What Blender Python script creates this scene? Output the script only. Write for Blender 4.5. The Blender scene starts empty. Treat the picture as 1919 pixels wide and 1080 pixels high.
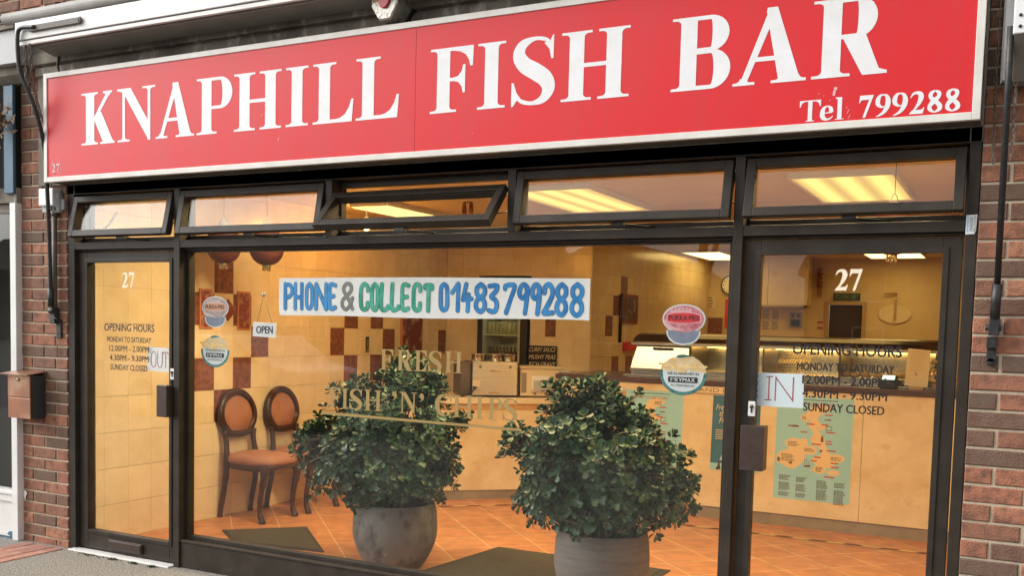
import bpy, math, random
from mathutils import Vector, Matrix, geometry
R = math.radians
random.seed(11)
S = bpy.context.scene
COL = S.collection

# ------------------------------------------------------------------ camera, sky, sun, exposure
cam = bpy.data.objects.new('camera', bpy.data.cameras.new('camera'))
COL.objects.link(cam)
cam.data.sensor_fit = 'HORIZONTAL'
cam.data.sensor_width = 36.0
cam.data.lens = 36.0 * 1841.02 / 1919.0
cam.data.shift_y = 200.4 / 1919.0
cam.data.clip_start = 0.05
cam.data.clip_end = 600.0
ax, ay, az = (0.88805611, 0.4590239, 0.02556165), (-0.05343063, 0.04782659, 0.99742558), (0.45661966, -0.88713566, 0.06699863)
cam.matrix_world = Matrix(((ax[0], ay[0], az[0], 5.4215), (ax[1], ay[1], az[1], -4.3473), (ax[2], ay[2], az[2], 1.5128), (0, 0, 0, 1)))
S.camera = cam

SUN_EL, SUN_AZ = 36.0, 244.0        # high cloud, soft light from the camera's side of the street
world = bpy.data.worlds.new('World')
S.world = world
world.use_nodes = True
wn, wl = world.node_tree.nodes, world.node_tree.links
sky = wn.new('ShaderNodeTexSky')
sky.sky_type = 'NISHITA'
sky.sun_disc = False
sky.sun_elevation = R(SUN_EL)
sky.sun_rotation = R(SUN_AZ)
sky.dust_density = 4.0
sky.air_density = 1.5
hs = wn.new('ShaderNodeHueSaturation')
hs.inputs['Saturation'].default_value = 0.06
wl.new(sky.outputs[0], hs.inputs['Color'])
bg = wn['Background']
wl.new(hs.outputs[0], bg.inputs['Color'])
bg.inputs['Strength'].default_value = 0.15

sun = bpy.data.objects.new('sun', bpy.data.lights.new('sun', 'SUN'))
COL.objects.link(sun)
sun.data.energy = 0.5
sun.data.angle = R(25)
sun.data.color = (1.0, 0.95, 0.88)
# the sun's direction, from the same elevation and azimuth as the sky's
sd = Vector((math.sin(R(SUN_AZ)) * math.cos(R(SUN_EL)), math.cos(R(SUN_AZ)) * math.cos(R(SUN_EL)), math.sin(R(SUN_EL))))
sun.rotation_euler = sd.to_track_quat('Z', 'Y').to_euler()

S.view_settings.view_transform = 'Standard'
S.view_settings.look = 'None'
S.view_settings.gamma = 1.0
S.view_settings.exposure = 0.85
S.cycles.max_bounces = 10
S.cycles.diffuse_bounces = 4
S.cycles.glossy_bounces = 5
S.cycles.transparent_max_bounces = 16
S.cycles.sample_clamp_indirect = 6.0
S.cycles.caustics_reflective = False
S.cycles.caustics_refractive = False


# ------------------------------------------------------------------ materials
def srgb(r, g, b):
    f = lambda c: c / 12.92 if c <= 0.04045 else ((c + 0.055) / 1.055) ** 2.4
    return (f(r / 255.0), f(g / 255.0), f(b / 255.0))


def M(name, c, rough=0.5, metal=0.0, c2=None, ns=6.0, lo=0.35, hi=0.7, island=0.0, bump=0.0, bs=80.0, spec=0.5,
      c3=None, ns3=40.0, lo3=0.6, hi3=0.75, stretch=None, coat=0.0, ramp=None, trans=0.0):
    m = bpy.data.materials.new(name)
    m.use_nodes = True
    n, l = m.node_tree.nodes, m.node_tree.links
    p = n['Principled BSDF']
    p.inputs['Roughness'].default_value = rough
    p.inputs['Metallic'].default_value = metal
    p.inputs['Specular IOR Level'].default_value = spec
    if coat:
        p.inputs['Coat Weight'].default_value = coat
        p.inputs['Coat Roughness'].default_value = 0.08
    tc = n.new('ShaderNodeTexCoord')
    vec = tc.outputs['Object']
    if stretch:
        mp = n.new('ShaderNodeMapping')
        mp.inputs['Scale'].default_value = stretch
        l.new(vec, mp.inputs['Vector'])
        vec = mp.outputs[0]
    rgb = n.new('ShaderNodeRGB')
    rgb.outputs[0].default_value = (*c, 1)
    col = rgb.outputs[0]
    geo = None
    if ramp:
        geo = n.new('ShaderNodeNewGeometry')
        cr = n.new('ShaderNodeValToRGB')
        cr.color_ramp.interpolation = 'LINEAR'
        els = cr.color_ramp.elements
        while len(els) < len(ramp):
            els.new(0.5)
        for e, (pos, cc) in zip(els, ramp):
            e.position = pos
            e.color = (*cc, 1)
        l.new(geo.outputs['Random Per Island'], cr.inputs[0])
        col = cr.outputs[0]

    def layer(col, cc, scale, a, b):
        nz = n.new('ShaderNodeTexNoise')
        nz.inputs['Scale'].default_value = scale
        nz.inputs['Detail'].default_value = 6.0
        nz.inputs['Roughness'].default_value = 0.6
        l.new(vec, nz.inputs['Vector'])
        mr = n.new('ShaderNodeMapRange')
        mr.inputs['From Min'].default_value = a
        mr.inputs['From Max'].default_value = b
        l.new(nz.outputs['Fac'], mr.inputs[0])
        mx = n.new('ShaderNodeMix')
        mx.data_type = 'RGBA'
        l.new(mr.outputs[0], mx.inputs[0])
        l.new(col, mx.inputs[6])
        mx.inputs[7].default_value = (*cc, 1)
        return mx.outputs[2]
    if c2:
        col = layer(col, c2, ns, lo, hi)
    if c3:
        col = layer(col, c3, ns3, lo3, hi3)
    if island:
        geo = geo or n.new('ShaderNodeNewGeometry')
        mr = n.new('ShaderNodeMapRange')
        mr.inputs['To Min'].default_value = 1.0 - island
        mr.inputs['To Max'].default_value = 1.0 + island
        l.new(geo.outputs['Random Per Island'], mr.inputs[0])
        h = n.new('ShaderNodeHueSaturation')
        l.new(mr.outputs[0], h.inputs['Value'])
        l.new(col, h.inputs['Color'])
        col = h.outputs[0]
    l.new(col, p.inputs['Base Color'])
    if bump:
        nz = n.new('ShaderNodeTexNoise')
        nz.inputs['Scale'].default_value = bs
        nz.inputs['Detail'].default_value = 5.0
        l.new(vec, nz.inputs['Vector'])
        b = n.new('ShaderNodeBump')
        b.inputs['Strength'].default_value = bump
        b.inputs['Distance'].default_value = 0.01
        l.new(nz.outputs['Fac'], b.inputs['Height'])
        l.new(b.outputs[0], p.inputs['Normal'])
    return m


def glass_mat(name, f0=0.040, tint=(0.98, 0.985, 0.975), dirt=0.008):
    # thin window glass: what is behind shows straight through, the street reflects by Schlick's law, a little film of dust
    m = bpy.data.materials.new(name)
    m.use_nodes = True
    n, l = m.node_tree.nodes, m.node_tree.links
    n.remove(n['Principled BSDF'])
    out = n['Material Output']
    tr = n.new('ShaderNodeBsdfTransparent')
    tr.inputs[0].default_value = (*tint, 1)
    gl = n.new('ShaderNodeBsdfGlossy')
    gl.inputs['Roughness'].default_value = 0.0
    lw = n.new('ShaderNodeLayerWeight')
    lw.inputs['Blend'].default_value = 0.5
    pw = n.new('ShaderNodeMath')
    pw.operation = 'POWER'
    l.new(lw.outputs['Facing'], pw.inputs[0])
    pw.inputs[1].default_value = 5.0
    ma = n.new('ShaderNodeMath')
    ma.operation = 'MULTIPLY_ADD'
    l.new(pw.outputs[0], ma.inputs[0])
    ma.inputs[1].default_value = 1 - f0
    ma.inputs[2].default_value = f0
    mx = n.new('ShaderNodeMixShader')
    l.new(ma.outputs[0], mx.inputs[0])
    l.new(tr.outputs[0], mx.inputs[1])
    l.new(gl.outputs[0], mx.inputs[2])
    last = mx.outputs[0]
    if dirt:
        df = n.new('ShaderNodeBsdfDiffuse')
        df.inputs[0].default_value = (0.6, 0.58, 0.55, 1)
        tc = n.new('ShaderNodeTexCoord')
        nz = n.new('ShaderNodeTexNoise')
        nz.inputs['Scale'].default_value = 3.0
        nz.inputs['Detail'].default_value = 8.0
        l.new(tc.outputs['Object'], nz.inputs['Vector'])
        mr = n.new('ShaderNodeMapRange')
        mr.inputs['From Min'].default_value = 0.45
        mr.inputs['From Max'].default_value = 0.75
        mr.inputs['To Max'].default_value = dirt
        l.new(nz.outputs['Fac'], mr.inputs[0])
        m2 = n.new('ShaderNodeMixShader')
        l.new(mr.outputs[0], m2.inputs[0])
        l.new(last, m2.inputs[1])
        l.new(df.outputs[0], m2.inputs[2])
        last = m2.outputs[0]
    l.new(last, out.inputs[0])
    return m


def emit_mat(name, c, strength, stripes=None):
    m = bpy.data.materials.new(name)
    m.use_nodes = True
    n, l = m.node_tree.nodes, m.node_tree.links
    n.remove(n['Principled BSDF'])
    e = n.new('ShaderNodeEmission')
    e.inputs[0].default_value = (*c, 1)
    e.inputs[1].default_value = strength
    if stripes:
        tc = n.new('ShaderNodeTexCoord')
        mp = n.new('ShaderNodeMapping')
        mp.inputs['Scale'].default_value = stripes
        l.new(tc.outputs['Object'], mp.inputs['Vector'])
        wv = n.new('ShaderNodeTexWave')
        wv.inputs['Scale'].default_value = 1.0
        wv.inputs['Distortion'].default_value = 0.5
        l.new(mp.outputs[0], wv.inputs['Vector'])
        mr = n.new('ShaderNodeMapRange')
        mr.inputs['To Min'].default_value = strength * 0.45
        mr.inputs['To Max'].default_value = strength
        l.new(wv.outputs['Fac'], mr.inputs[0])
        l.new(mr.outputs[0], e.inputs[1])
    l.new(e.outputs[0], n['Material Output'].inputs[0])
    return m


def floor_mat():
    m = bpy.data.materials.new('terracotta_floor')
    m.use_nodes = True
    n, l = m.node_tree.nodes, m.node_tree.links
    p = n['Principled BSDF']
    tc = n.new('ShaderNodeTexCoord')
    mp = n.new('ShaderNodeMapping')
    mp.inputs['Rotation'].default_value = (0, 0, R(45))
    mp.inputs['Location'].default_value = (0.10, 0.0, 0)
    l.new(tc.outputs['Object'], mp.inputs['Vector'])
    br = n.new('ShaderNodeTexBrick')
    br.offset = 0.0
    br.inputs['Scale'].default_value = 1.0
    br.inputs['Brick Width'].default_value = 0.333
    br.inputs['Row Height'].default_value = 0.333
    br.inputs['Mortar Size'].default_value = 0.0042
    br.inputs['Color1'].default_value = (0.50, 0.19, 0.075, 1)
    br.inputs['Color2'].default_value = (0.57, 0.24, 0.10, 1)
    br.inputs['Mortar'].default_value = (0.74, 0.52, 0.31, 1)
    l.new(mp.outputs[0], br.inputs['Vector'])
    nz = n.new('ShaderNodeTexNoise')
    nz.inputs['Scale'].default_value = 9.0
    nz.inputs['Detail'].default_value = 8.0
    l.new(tc.outputs['Object'], nz.inputs['Vector'])
    h = n.new('ShaderNodeHueSaturation')
    mr = n.new('ShaderNodeMapRange')
    mr.inputs['From Min'].default_value = 0.3
    mr.inputs['From Max'].default_value = 0.7
    mr.inputs['To Min'].default_value = 0.75
    mr.inputs['To Max'].default_value = 1.2
    l.new(nz.outputs['Fac'], mr.inputs[0])
    l.new(mr.outputs[0], h.inputs['Value'])
    l.new(br.outputs['Color'], h.inputs['Color'])
    l.new(h.outputs[0], p.inputs['Base Color'])
    p.inputs['Roughness'].default_value = 0.38
    b = n.new('ShaderNodeBump')
    b.inputs['Strength'].default_value = 0.15
    b.inputs['Distance'].default_value = 0.004
    l.new(nz.outputs['Fac'], b.inputs['Height'])
    l.new(b.outputs[0], p.inputs['Normal'])
    return m


MAT = dict(
    brick=M('red_brick', (0.2, 0.07, 0.04), 0.85, c2=(0.13, 0.062, 0.042), ns=22, lo=0.42, hi=0.7, c3=(0.33, 0.2, 0.14), ns3=160, lo3=0.6, hi3=0.78, bump=0.6, bs=140,
            ramp=[(0.0, (0.12, 0.085, 0.06)), (0.3, (0.20, 0.105, 0.066)), (0.55, (0.30, 0.125, 0.072)), (0.8, (0.37, 0.145, 0.082)), (1.0, (0.45, 0.20, 0.115))]),
    mortar=M('mortar', (0.60, 0.50, 0.37), 0.95, c2=(0.46, 0.38, 0.28), ns=30, bump=0.5, bs=200),
    frame=M('bronze_frame', (0.029, 0.022, 0.017), 0.45, 0.0, c2=(0.046, 0.037, 0.029), ns=9, c3=(0.070, 0.060, 0.050), ns3=120, lo3=0.66, hi3=0.8, bump=0.05, bs=250, spec=0.2),
    frame_dark=M('dark_gasket', (0.012, 0.011, 0.010), 0.6),
    handle=M('bronze_handle', (0.045, 0.026, 0.020), 0.38, 0.1, c2=(0.06, 0.04, 0.032), ns=30),
    glass=glass_mat('window_glass'),
    sign_red=M('sign_red_acrylic', (0.64, 0.007, 0.013), 0.40, c2=(0.58, 0.020, 0.026), ns=9, lo=0.42, hi=0.75, spec=0.42, bump=0.05, bs=2.5, stretch=(1, 1, 0.22), c3=(0.50, 0.05, 0.05), ns3=60, lo3=0.68, hi3=0.8),
    sign_white=M('sign_white_vinyl', (0.78, 0.78, 0.80), 0.35, c2=(0.72, 0.71, 0.70), ns=14, c3=(0.62, 0.61, 0.59), ns3=45, lo3=0.64, hi3=0.74),
    trim=M('sign_trim', (0.72, 0.70, 0.65), 0.4, c2=(0.62, 0.58, 0.52), ns=10, c3=(0.5, 0.45, 0.38), ns3=60, lo3=0.66, hi3=0.8),
    sign_box=M('sign_box_side', (0.07, 0.06, 0.05), 0.6, c2=(0.10, 0.085, 0.07), ns=12),
    concrete=M('weathered_concrete', (0.30, 0.265, 0.215), 0.9, c2=(0.14, 0.12, 0.10), ns=5, c3=(0.52, 0.48, 0.42), ns3=14, lo3=0.56, hi3=0.72, bump=0.5, bs=90, stretch=(1, 1, 0.35)),
    white_paint=M('white_gloss_paint', (0.78, 0.77, 0.75), 0.35, c2=(0.68, 0.66, 0.63), ns=4, c3=(0.5, 0.46, 0.4), ns3=30, lo3=0.68, hi3=0.8, bump=0.1, bs=60),
    white_plastic=M('white_plastic', (0.8, 0.8, 0.8), 0.35, c2=(0.72, 0.71, 0.7), ns=6),
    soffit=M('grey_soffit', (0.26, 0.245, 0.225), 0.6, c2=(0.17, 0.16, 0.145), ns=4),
    black_metal=M('black_painted_metal', (0.022, 0.022, 0.023), 0.42, 0.2, c2=(0.06, 0.055, 0.05), ns=40, lo=0.5, hi=0.75, bump=0.15, bs=150),
    rust_metal=M('weathered_steel', (0.20, 0.175, 0.15), 0.55, 0.3, c2=(0.13, 0.075, 0.045), ns=60),
    conduit=M('grey_brown_conduit', (0.10, 0.078, 0.062), 0.55, c2=(0.2, 0.16, 0.13), ns=50, lo=0.55, hi=0.75),
    copper=M('copper', (0.42, 0.18, 0.10), 0.36, 0.55, c2=(0.30, 0.16, 0.11), ns=12, c3=(0.52, 0.36, 0.25), ns3=5, lo3=0.5, hi3=0.75, bump=0.03, bs=30),
    beacon_red=M('beacon_red', (0.55, 0.03, 0.035), 0.25, coat=0.5),
    beacon_clear=M('beacon_clear', (0.55, 0.54, 0.5), 0.12, 0.5, c2=(0.3, 0.26, 0.2), ns=40, bump=0.4, bs=60),
    asphalt=M('pavement_asphalt', (0.27, 0.25, 0.22), 0.92, c2=(0.10, 0.09, 0.08), ns=75, lo=0.46, hi=0.64, c3=(0.52, 0.49, 0.44), ns3=95, lo3=0.57, hi3=0.67, bump=1.0, bs=90),
    tarmac=M('road_tarmac', (0.05, 0.05, 0.05), 0.95, c2=(0.035, 0.035, 0.035), ns=3),
    paver=M('paving_brick', (0.34, 0.15, 0.11), 0.85, c2=(0.40, 0.24, 0.19), ns=18, island=0.18, bump=0.4, bs=120),
    blue=M('blue_fascia', (0.05, 0.115, 0.18), 0.5, c2=(0.07, 0.145, 0.21), ns=8),
    grey_sign=M('grey_signboard', (0.42, 0.42, 0.42), 0.45, c2=(0.38, 0.38, 0.39), ns=4),
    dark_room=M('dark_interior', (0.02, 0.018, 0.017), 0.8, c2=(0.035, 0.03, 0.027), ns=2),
    dried=M('dried_flowers', (0.22, 0.12, 0.06), 0.8, c2=(0.35, 0.24, 0.12), ns=60, island=0.3),
    moss=M('moss', (0.05, 0.075, 0.02), 0.9, island=0.3),
    cream_tile=M('cream_wall_tile', (0.78, 0.64, 0.43), 0.22, c2=(0.70, 0.55, 0.34), ns=7, island=0.05, bump=0.04, bs=12),
    red_tile=M('terracotta_wall_tile', (0.25, 0.09, 0.055), 0.35, c2=(0.12, 0.04, 0.024), ns=26, lo=0.4, hi=0.62, c3=(0.30, 0.12, 0.07), ns3=60, island=0.1),
    grout=M('grout', (0.66, 0.53, 0.35), 0.8),
    plaster=M('cream_plaster', (0.68, 0.54, 0.33), 0.75, c2=(0.58, 0.43, 0.25), ns=2.5),
    ceiling=M('ceiling_board', (0.66, 0.54, 0.36), 0.8, c2=(0.60, 0.47, 0.30), ns=2),
    floor=floor_mat(),
    counter=M('marbled_laminate', (0.78, 0.63, 0.41), 0.35, c2=(0.66, 0.49, 0.28), ns=3.5, lo=0.42, hi=0.66, c3=(0.60, 0.42, 0.22), ns3=9, lo3=0.60, hi3=0.74),
    granite=M('dark_worktop', (0.11, 0.058, 0.048), 0.25, c2=(0.055, 0.032, 0.03), ns=120, lo=0.42, hi=0.6, c3=(0.26, 0.18, 0.14), ns3=200, lo3=0.62, hi3=0.72),
    worktop=M('pale_worktop', (0.74, 0.60, 0.40), 0.3),
    steel=M('stainless_steel', (0.62, 0.58, 0.52), 0.26, 1.0, c2=(0.52, 0.48, 0.42), ns=5, stretch=(0.4, 1, 10)),
    steel_dark=M('dark_steel', (0.17, 0.13, 0.09), 0.3, 0.9, c2=(0.10, 0.075, 0.05), ns=5),
    black=M('black_plastic', (0.012, 0.011, 0.011), 0.4),
    charcoal=M('charcoal', (0.03, 0.03, 0.032), 0.5),
    wood=M('dark_mahogany', (0.034, 0.011, 0.006), 0.34, c2=(0.055, 0.019, 0.010), ns=10, stretch=(3, 3, 0.5), spec=0.4),
    fabric=M('rust_velvet', (0.30, 0.125, 0.078), 0.85, c2=(0.38, 0.17, 0.105), ns=7, bump=0.25, bs=60),
    pot=M('grey_stoneware', (0.185, 0.165, 0.145), 0.75, c2=(0.125, 0.11, 0.097), ns=5, lo=0.45, hi=0.75, c3=(0.33, 0.30, 0.27), ns3=14, lo3=0.6, hi3=0.78, bump=0.5, bs=30, stretch=(1, 1, 9)),
    soil=M('soil', (0.03, 0.02, 0.013), 0.95, bump=0.6, bs=60),
    leaf=M('jade_leaf', (0.035, 0.075, 0.022), 0.38, ramp=[(0.0, (0.016, 0.044, 0.020)), (0.5, (0.030, 0.076, 0.034)), (0.93, (0.052, 0.112, 0.054)), (1.0, (0.11, 0.10, 0.06))], spec=0.5),
    stem=M('jade_stem', (0.10, 0.075, 0.045), 0.8, c2=(0.16, 0.12, 0.08), ns=40),
    mat=M('doormat', (0.085, 0.068, 0.038), 0.95, c2=(0.055, 0.044, 0.026), ns=30, bump=0.8, bs=400),
    mat_edge=M('doormat_rubber', (0.035, 0.03, 0.02), 0.8),
    lantern=M('red_lantern_silk', (0.105, 0.020, 0.014), 0.6, c2=(0.07, 0.014, 0.010), ns=4, stretch=(0.3, 0.3, 40)),
    brass=M('brass', (0.55, 0.40, 0.18), 0.3, 0.9, c2=(0.3, 0.25, 0.16), ns=40),
    paper=M('white_paper', (0.93, 0.92, 0.91), 0.8, c2=(0.87, 0.86, 0.85), ns=7, bump=0.25, bs=14),
    paper_blue=M('pale_blue_paper', (0.80, 0.90, 0.97), 0.7, c2=(0.84, 0.92, 0.97), ns=5),
    paper_warm=M('cream_paper', (0.72, 0.58, 0.38), 0.8),
    ink_blue=M('blue_marker', (0.015, 0.19, 0.52), 0.7, c2=(0.05, 0.32, 0.72), ns=22, lo=0.38, hi=0.62, stretch=(1, 1, 0.5)),
    ink_lightblue=M('light_blue_marker', (0.06, 0.33, 0.72), 0.7, c2=(0.02, 0.18, 0.50), ns=16, lo=0.45, hi=0.7, stretch=(1, 1, 0.5)),
    ink_green=M('green_marker', (0.018, 0.33, 0.22), 0.7, c2=(0.09, 0.50, 0.37), ns=22, lo=0.4, hi=0.62, stretch=(1, 1, 0.5)),
    ink_grey=M('grey_marker', (0.20, 0.19, 0.18), 0.7, c2=(0.32, 0.31, 0.3), ns=30),
    ink_dark=M('dark_outline', (0.06, 0.07, 0.10), 0.7),
    ink_red=M('red_felt_pen', (0.60, 0.02, 0.05), 0.7),
    ink_brown=M('brown_pencil', (0.22, 0.10, 0.05), 0.8),
    black_vinyl=M('black_vinyl', (0.008, 0.008, 0.008), 0.5),
    gold=M('gold_vinyl', (0.30, 0.20, 0.06), 0.55, 0.1, c2=(0.35, 0.23, 0.078), ns=6),
    cream_vinyl=M('cream_vinyl', (0.88, 0.76, 0.58), 0.5),
    pink=M('pink_print', (0.52, 0.10, 0.15), 0.5, c2=(0.72, 0.36, 0.38), ns=28, lo=0.4, hi=0.7),
    pink_pale=M('pale_pink_print', (0.75, 0.42, 0.44), 0.5),
    faded=M('faded_print', (0.40, 0.30, 0.28), 0.6, c2=(0.52, 0.42, 0.40), ns=28, lo=0.4, hi=0.7),
    faded_pale=M('faded_pale_print', (0.62, 0.52, 0.49), 0.6),
    faded_band=M('faded_orange_print', (0.62, 0.30, 0.17), 0.6),
    foil=M('foil_print', (0.26, 0.28, 0.36), 0.5, c2=(0.18, 0.22, 0.33), ns=60),
    red_print=M('red_print', (0.62, 0.03, 0.04), 0.5),
    teal=M('teal_print', (0.02, 0.15, 0.15), 0.5),
    teal_pale=M('pale_teal_print', (0.25, 0.62, 0.56), 0.5),
    sticker_white=M('white_sticker', (0.72, 0.76, 0.76), 0.4),
    chips=M('chips_print', (0.72, 0.47, 0.17), 0.6, c2=(0.80, 0.60, 0.30), ns=60, island=0.15),
    fish=M('batter_print', (0.70, 0.46, 0.20), 0.6, c2=(0.80, 0.66, 0.45), ns=24),
    poster_green=M('sea_green_poster', (0.31, 0.60, 0.68), 0.5, c2=(0.35, 0.63, 0.71), ns=4),
    poster_blue=M('blue_poster', (0.03, 0.12, 0.18), 0.45, c2=(0.06, 0.18, 0.30), ns=4),
    poster_cream=M('poster_cream', (0.76, 0.56, 0.32), 0.6),
    poster_red=M('poster_red', (0.50, 0.10, 0.07), 0.6),
    poster_text=M('poster_text', (0.07, 0.05, 0.03), 0.7),
    poster_grey=M('poster_grey', (0.22, 0.20, 0.17), 0.7),
    scroll=M('red_scroll', (0.20, 0.04, 0.03), 0.6, c2=(0.40, 0.22, 0.10), ns=26, lo=0.5, hi=0.66, c3=(0.36, 0.02, 0.06), ns3=14, lo3=0.62, hi3=0.7),
    scroll_edge=M('red_scroll_edge', (0.46, 0.17, 0.09), 0.6),
    picture=M('picture_print', (0.07, 0.022, 0.018), 0.4, c2=(0.45, 0.30, 0.14), ns=16, lo=0.55, hi=0.68),
    chalkboard=M('chalkboard', (0.02, 0.014, 0.012), 0.8),
    chalk=M('chalk', (0.70, 0.62, 0.45), 0.9),
    exit_green=M('exit_green', (0.018, 0.03, 0.02), 0.5),
    exit_letters=M('exit_letters', (0.20, 0.32, 0.12), 0.5),
    door_brown=M('brown_door', (0.035, 0.014, 0.010), 0.6),
    wood_trim=M('pale_wood_trim', (0.42, 0.28, 0.13), 0.5),
    fridge_in=M('fridge_interior', (0.52, 0.60, 0.45), 0.5),
    bottle_dark=M('dark_bottles', (0.02, 0.035, 0.02), 0.2, ramp=[(0, (0.025, 0.06, 0.025)), (0.4, (0.02, 0.02, 0.02)), (0.7, (0.10, 0.04, 0.03)), (1, (0.3, 0.3, 0.24))]),
    cans=M('drink_cans', (0.3, 0.05, 0.05), 0.3, ramp=[(0, (0.42, 0.05, 0.05)), (0.33, (0.35, 0.06, 0.05)), (0.5, (0.28, 0.32, 0.12)), (0.75, (0.24, 0.24, 0.27)), (1, (0.3, 0.3, 0.34))]),
    orange_logo_shade=M('orange_logo_and_shade', (0.55, 0.30, 0.12), 0.6),  # poster logo, and the shade painted below the low worktop
    hazard_dark=M('tape_black', (0.05, 0.028, 0.014), 0.7),
    hazard_yellow=M('tape_yellow', (0.78, 0.58, 0.22), 0.7),
    plinth=M('grey_plinth', (0.30, 0.24, 0.17), 0.6, c2=(0.22, 0.17, 0.12), ns=8),
    rolls=M('bread_rolls', (0.50, 0.27, 0.10), 0.7, c2=(0.68, 0.46, 0.22), ns=20),
    screen=emit_mat('reader_screen', (0.75, 0.9, 0.75), 0.9),
    lamp=emit_mat('ceiling_lamp', (1.0, 0.62, 0.15), 1.05, (1.6, 0, 0)),
    lamp_far=emit_mat('far_ceiling_lamp', (1.0, 0.68, 0.22), 3.0),
    fill_light=emit_mat('ceiling_fill_light', (1.0, 0.75, 0.37), 34.0),  # for the added, unseen strips that brighten the front of the shop
    lamp_strip=emit_mat('strip_lamp', (1.0, 0.66, 0.22), 1.3),
    glow=emit_mat('heat_lamp', (1.0, 0.60, 0.14), 12.0),
    roof=M('roof_tiles', (0.05, 0.042, 0.038), 0.9, c2=(0.06, 0.045, 0.04), ns=2),
    house_wall=M('house_wall', (0.10, 0.075, 0.06), 0.9, c2=(0.07, 0.05, 0.042), ns=3),
    bark=M('bark', (0.07, 0.055, 0.04), 0.95),
    tree_leaf=M('autumn_leaf', (0.12, 0.085, 0.03), 0.8, island=0.3),
)


# ------------------------------------------------------------------ mesh helpers
class MB:
    def __init__(s):
        s.v, s.f, s.m, s.sm = [], [], [], []

    def add(s, vs, fs, mi=0, sm=False):
        o = len(s.v)
        s.v += [tuple(v) for v in vs]
        for f in fs:
            s.f.append([i + o for i in f])
            s.m.append(mi)
            s.sm.append(sm)
        return s

    def box(s, x0, x1, y0, y1, z0, z1, mi=0, mtx=None):
        vs = [Vector(p) for p in ((x0, y0, z0), (x1, y0, z0), (x1, y1, z0), (x0, y1, z0), (x0, y0, z1), (x1, y0, z1), (x1, y1, z1), (x0, y1, z1))]
        if mtx:
            vs = [mtx @ v for v in vs]
        return s.add(vs, ((0, 3, 2, 1), (4, 5, 6, 7), (0, 1, 5, 4), (1, 2, 6, 5), (2, 3, 7, 6), (3, 0, 4, 7)), mi)

    def chbox(s, x0, x1, y0, y1, z0, z1, c, mi=0):
        # box with chamfered front (-y) edges
        v = [(x0, y1, z0), (x1, y1, z0), (x1, y1, z1), (x0, y1, z1), (x0, y0 + c, z0), (x1, y0 + c, z0), (x1, y0 + c, z1), (x0, y0 + c, z1),
             (x0 + c, y0, z0 + c), (x1 - c, y0, z0 + c), (x1 - c, y0, z1 - c), (x0 + c, y0, z1 - c)]
        f = [(0, 3, 2, 1), (0, 1, 5, 4), (1, 2, 6, 5), (2, 3, 7, 6), (3, 0, 4, 7), (4, 5, 9, 8), (5, 6, 10, 9), (6, 7, 11, 10), (7, 4, 8, 11), (8, 9, 10, 11)]
        return s.add(v, f, mi)

    def frame(s, x0, x1, z0, z1, w, y0, y1, mi=0, wt=None, wb=None):
        wt = w if wt is None else wt
        wb = w if wb is None else wb
        s.box(x0, x0 + w, y0, y1, z0, z1, mi)
        s.box(x1 - w, x1, y0, y1, z0, z1, mi)
        s.box(x0 + w, x1 - w, y0, y1, z0, z0 + wb, mi)
        s.box(x0 + w, x1 - w, y0, y1, z1 - wt, z1, mi)
        return s

    def tube(s, pts, r, n=8, mi=0, caps=True):
        pts = [Vector(p) for p in pts]
        rs = r if isinstance(r, (list, tuple)) else [r] * len(pts)
        t0 = (pts[1] - pts[0]).normalized()
        ref = Vector((0, 0, 1)) if abs(t0.z) < 0.9 else Vector((1, 0, 0))
        u = t0.cross(ref).normalized()
        vs = []
        for i, p in enumerate(pts):
            t = (pts[min(i + 1, len(pts) - 1)] - pts[max(i - 1, 0)]).normalized()
            u = (u - t * u.dot(t)).normalized()
            w = t.cross(u)
            vs += [p + (u * math.cos(2 * math.pi * k / n) + w * math.sin(2 * math.pi * k / n)) * rs[i] for k in range(n)]
        fs = [(i * n + k, i * n + (k + 1) % n, (i + 1) * n + (k + 1) % n, (i + 1) * n + k) for i in range(len(pts) - 1) for k in range(n)]
        if caps:
            fs += [tuple(range(n))[::-1], tuple(range((len(pts) - 1) * n, len(pts) * n))]
        return s.add(vs, fs, mi, True)

    def lathe(s, prof, c=(0, 0, 0), n=32, mi=0, sm=True):
        vs = [(c[0] + r * math.cos(2 * math.pi * k / n), c[1] + r * math.sin(2 * math.pi * k / n), c[2] + z) for r, z in prof for k in range(n)]
        fs = [(i * n + k, i * n + (k + 1) % n, (i + 1) * n + (k + 1) % n, (i + 1) * n + k) for i in range(len(prof) - 1) for k in range(n)]
        return s.add(vs, fs, mi, sm)

    def prism(s, poly, x0, x1, mi=0):
        # polygon in (y, z) swept along x
        n = len(poly)
        vs = [(x0, y, z) for y, z in poly] + [(x1, y, z) for y, z in poly]
        fs = [tuple(range(n))[::-1], tuple(range(n, 2 * n))] + [(i, (i + 1) % n, n + (i + 1) % n, n + i) for i in range(n)]
        return s.add(vs, fs, mi)

    def slab(s, poly, y0, y1, mi=0):
        # polygon in (x, z), front face at y0 (towards the street), back at y1
        a = sum(poly[i][0] * poly[(i + 1) % len(poly)][1] - poly[(i + 1) % len(poly)][0] * poly[i][1] for i in range(len(poly)))
        if a < 0:
            poly = poly[::-1]
        n = len(poly)
        vs = [(x, y0, z) for x, z in poly] + [(x, y1, z) for x, z in poly]
        fs = [tuple(range(n)), tuple(range(n, 2 * n))[::-1]] + [(i, n + i, n + (i + 1) % n, (i + 1) % n) for i in range(n)]
        return s.add(vs, fs, mi)

    def flat(s, tris, y, mi=0):
        vs, fs = tris
        return s.add([(v[0], y - (v[2] if len(v) > 2 else 0.0), v[1]) for v in vs], fs, mi)


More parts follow.
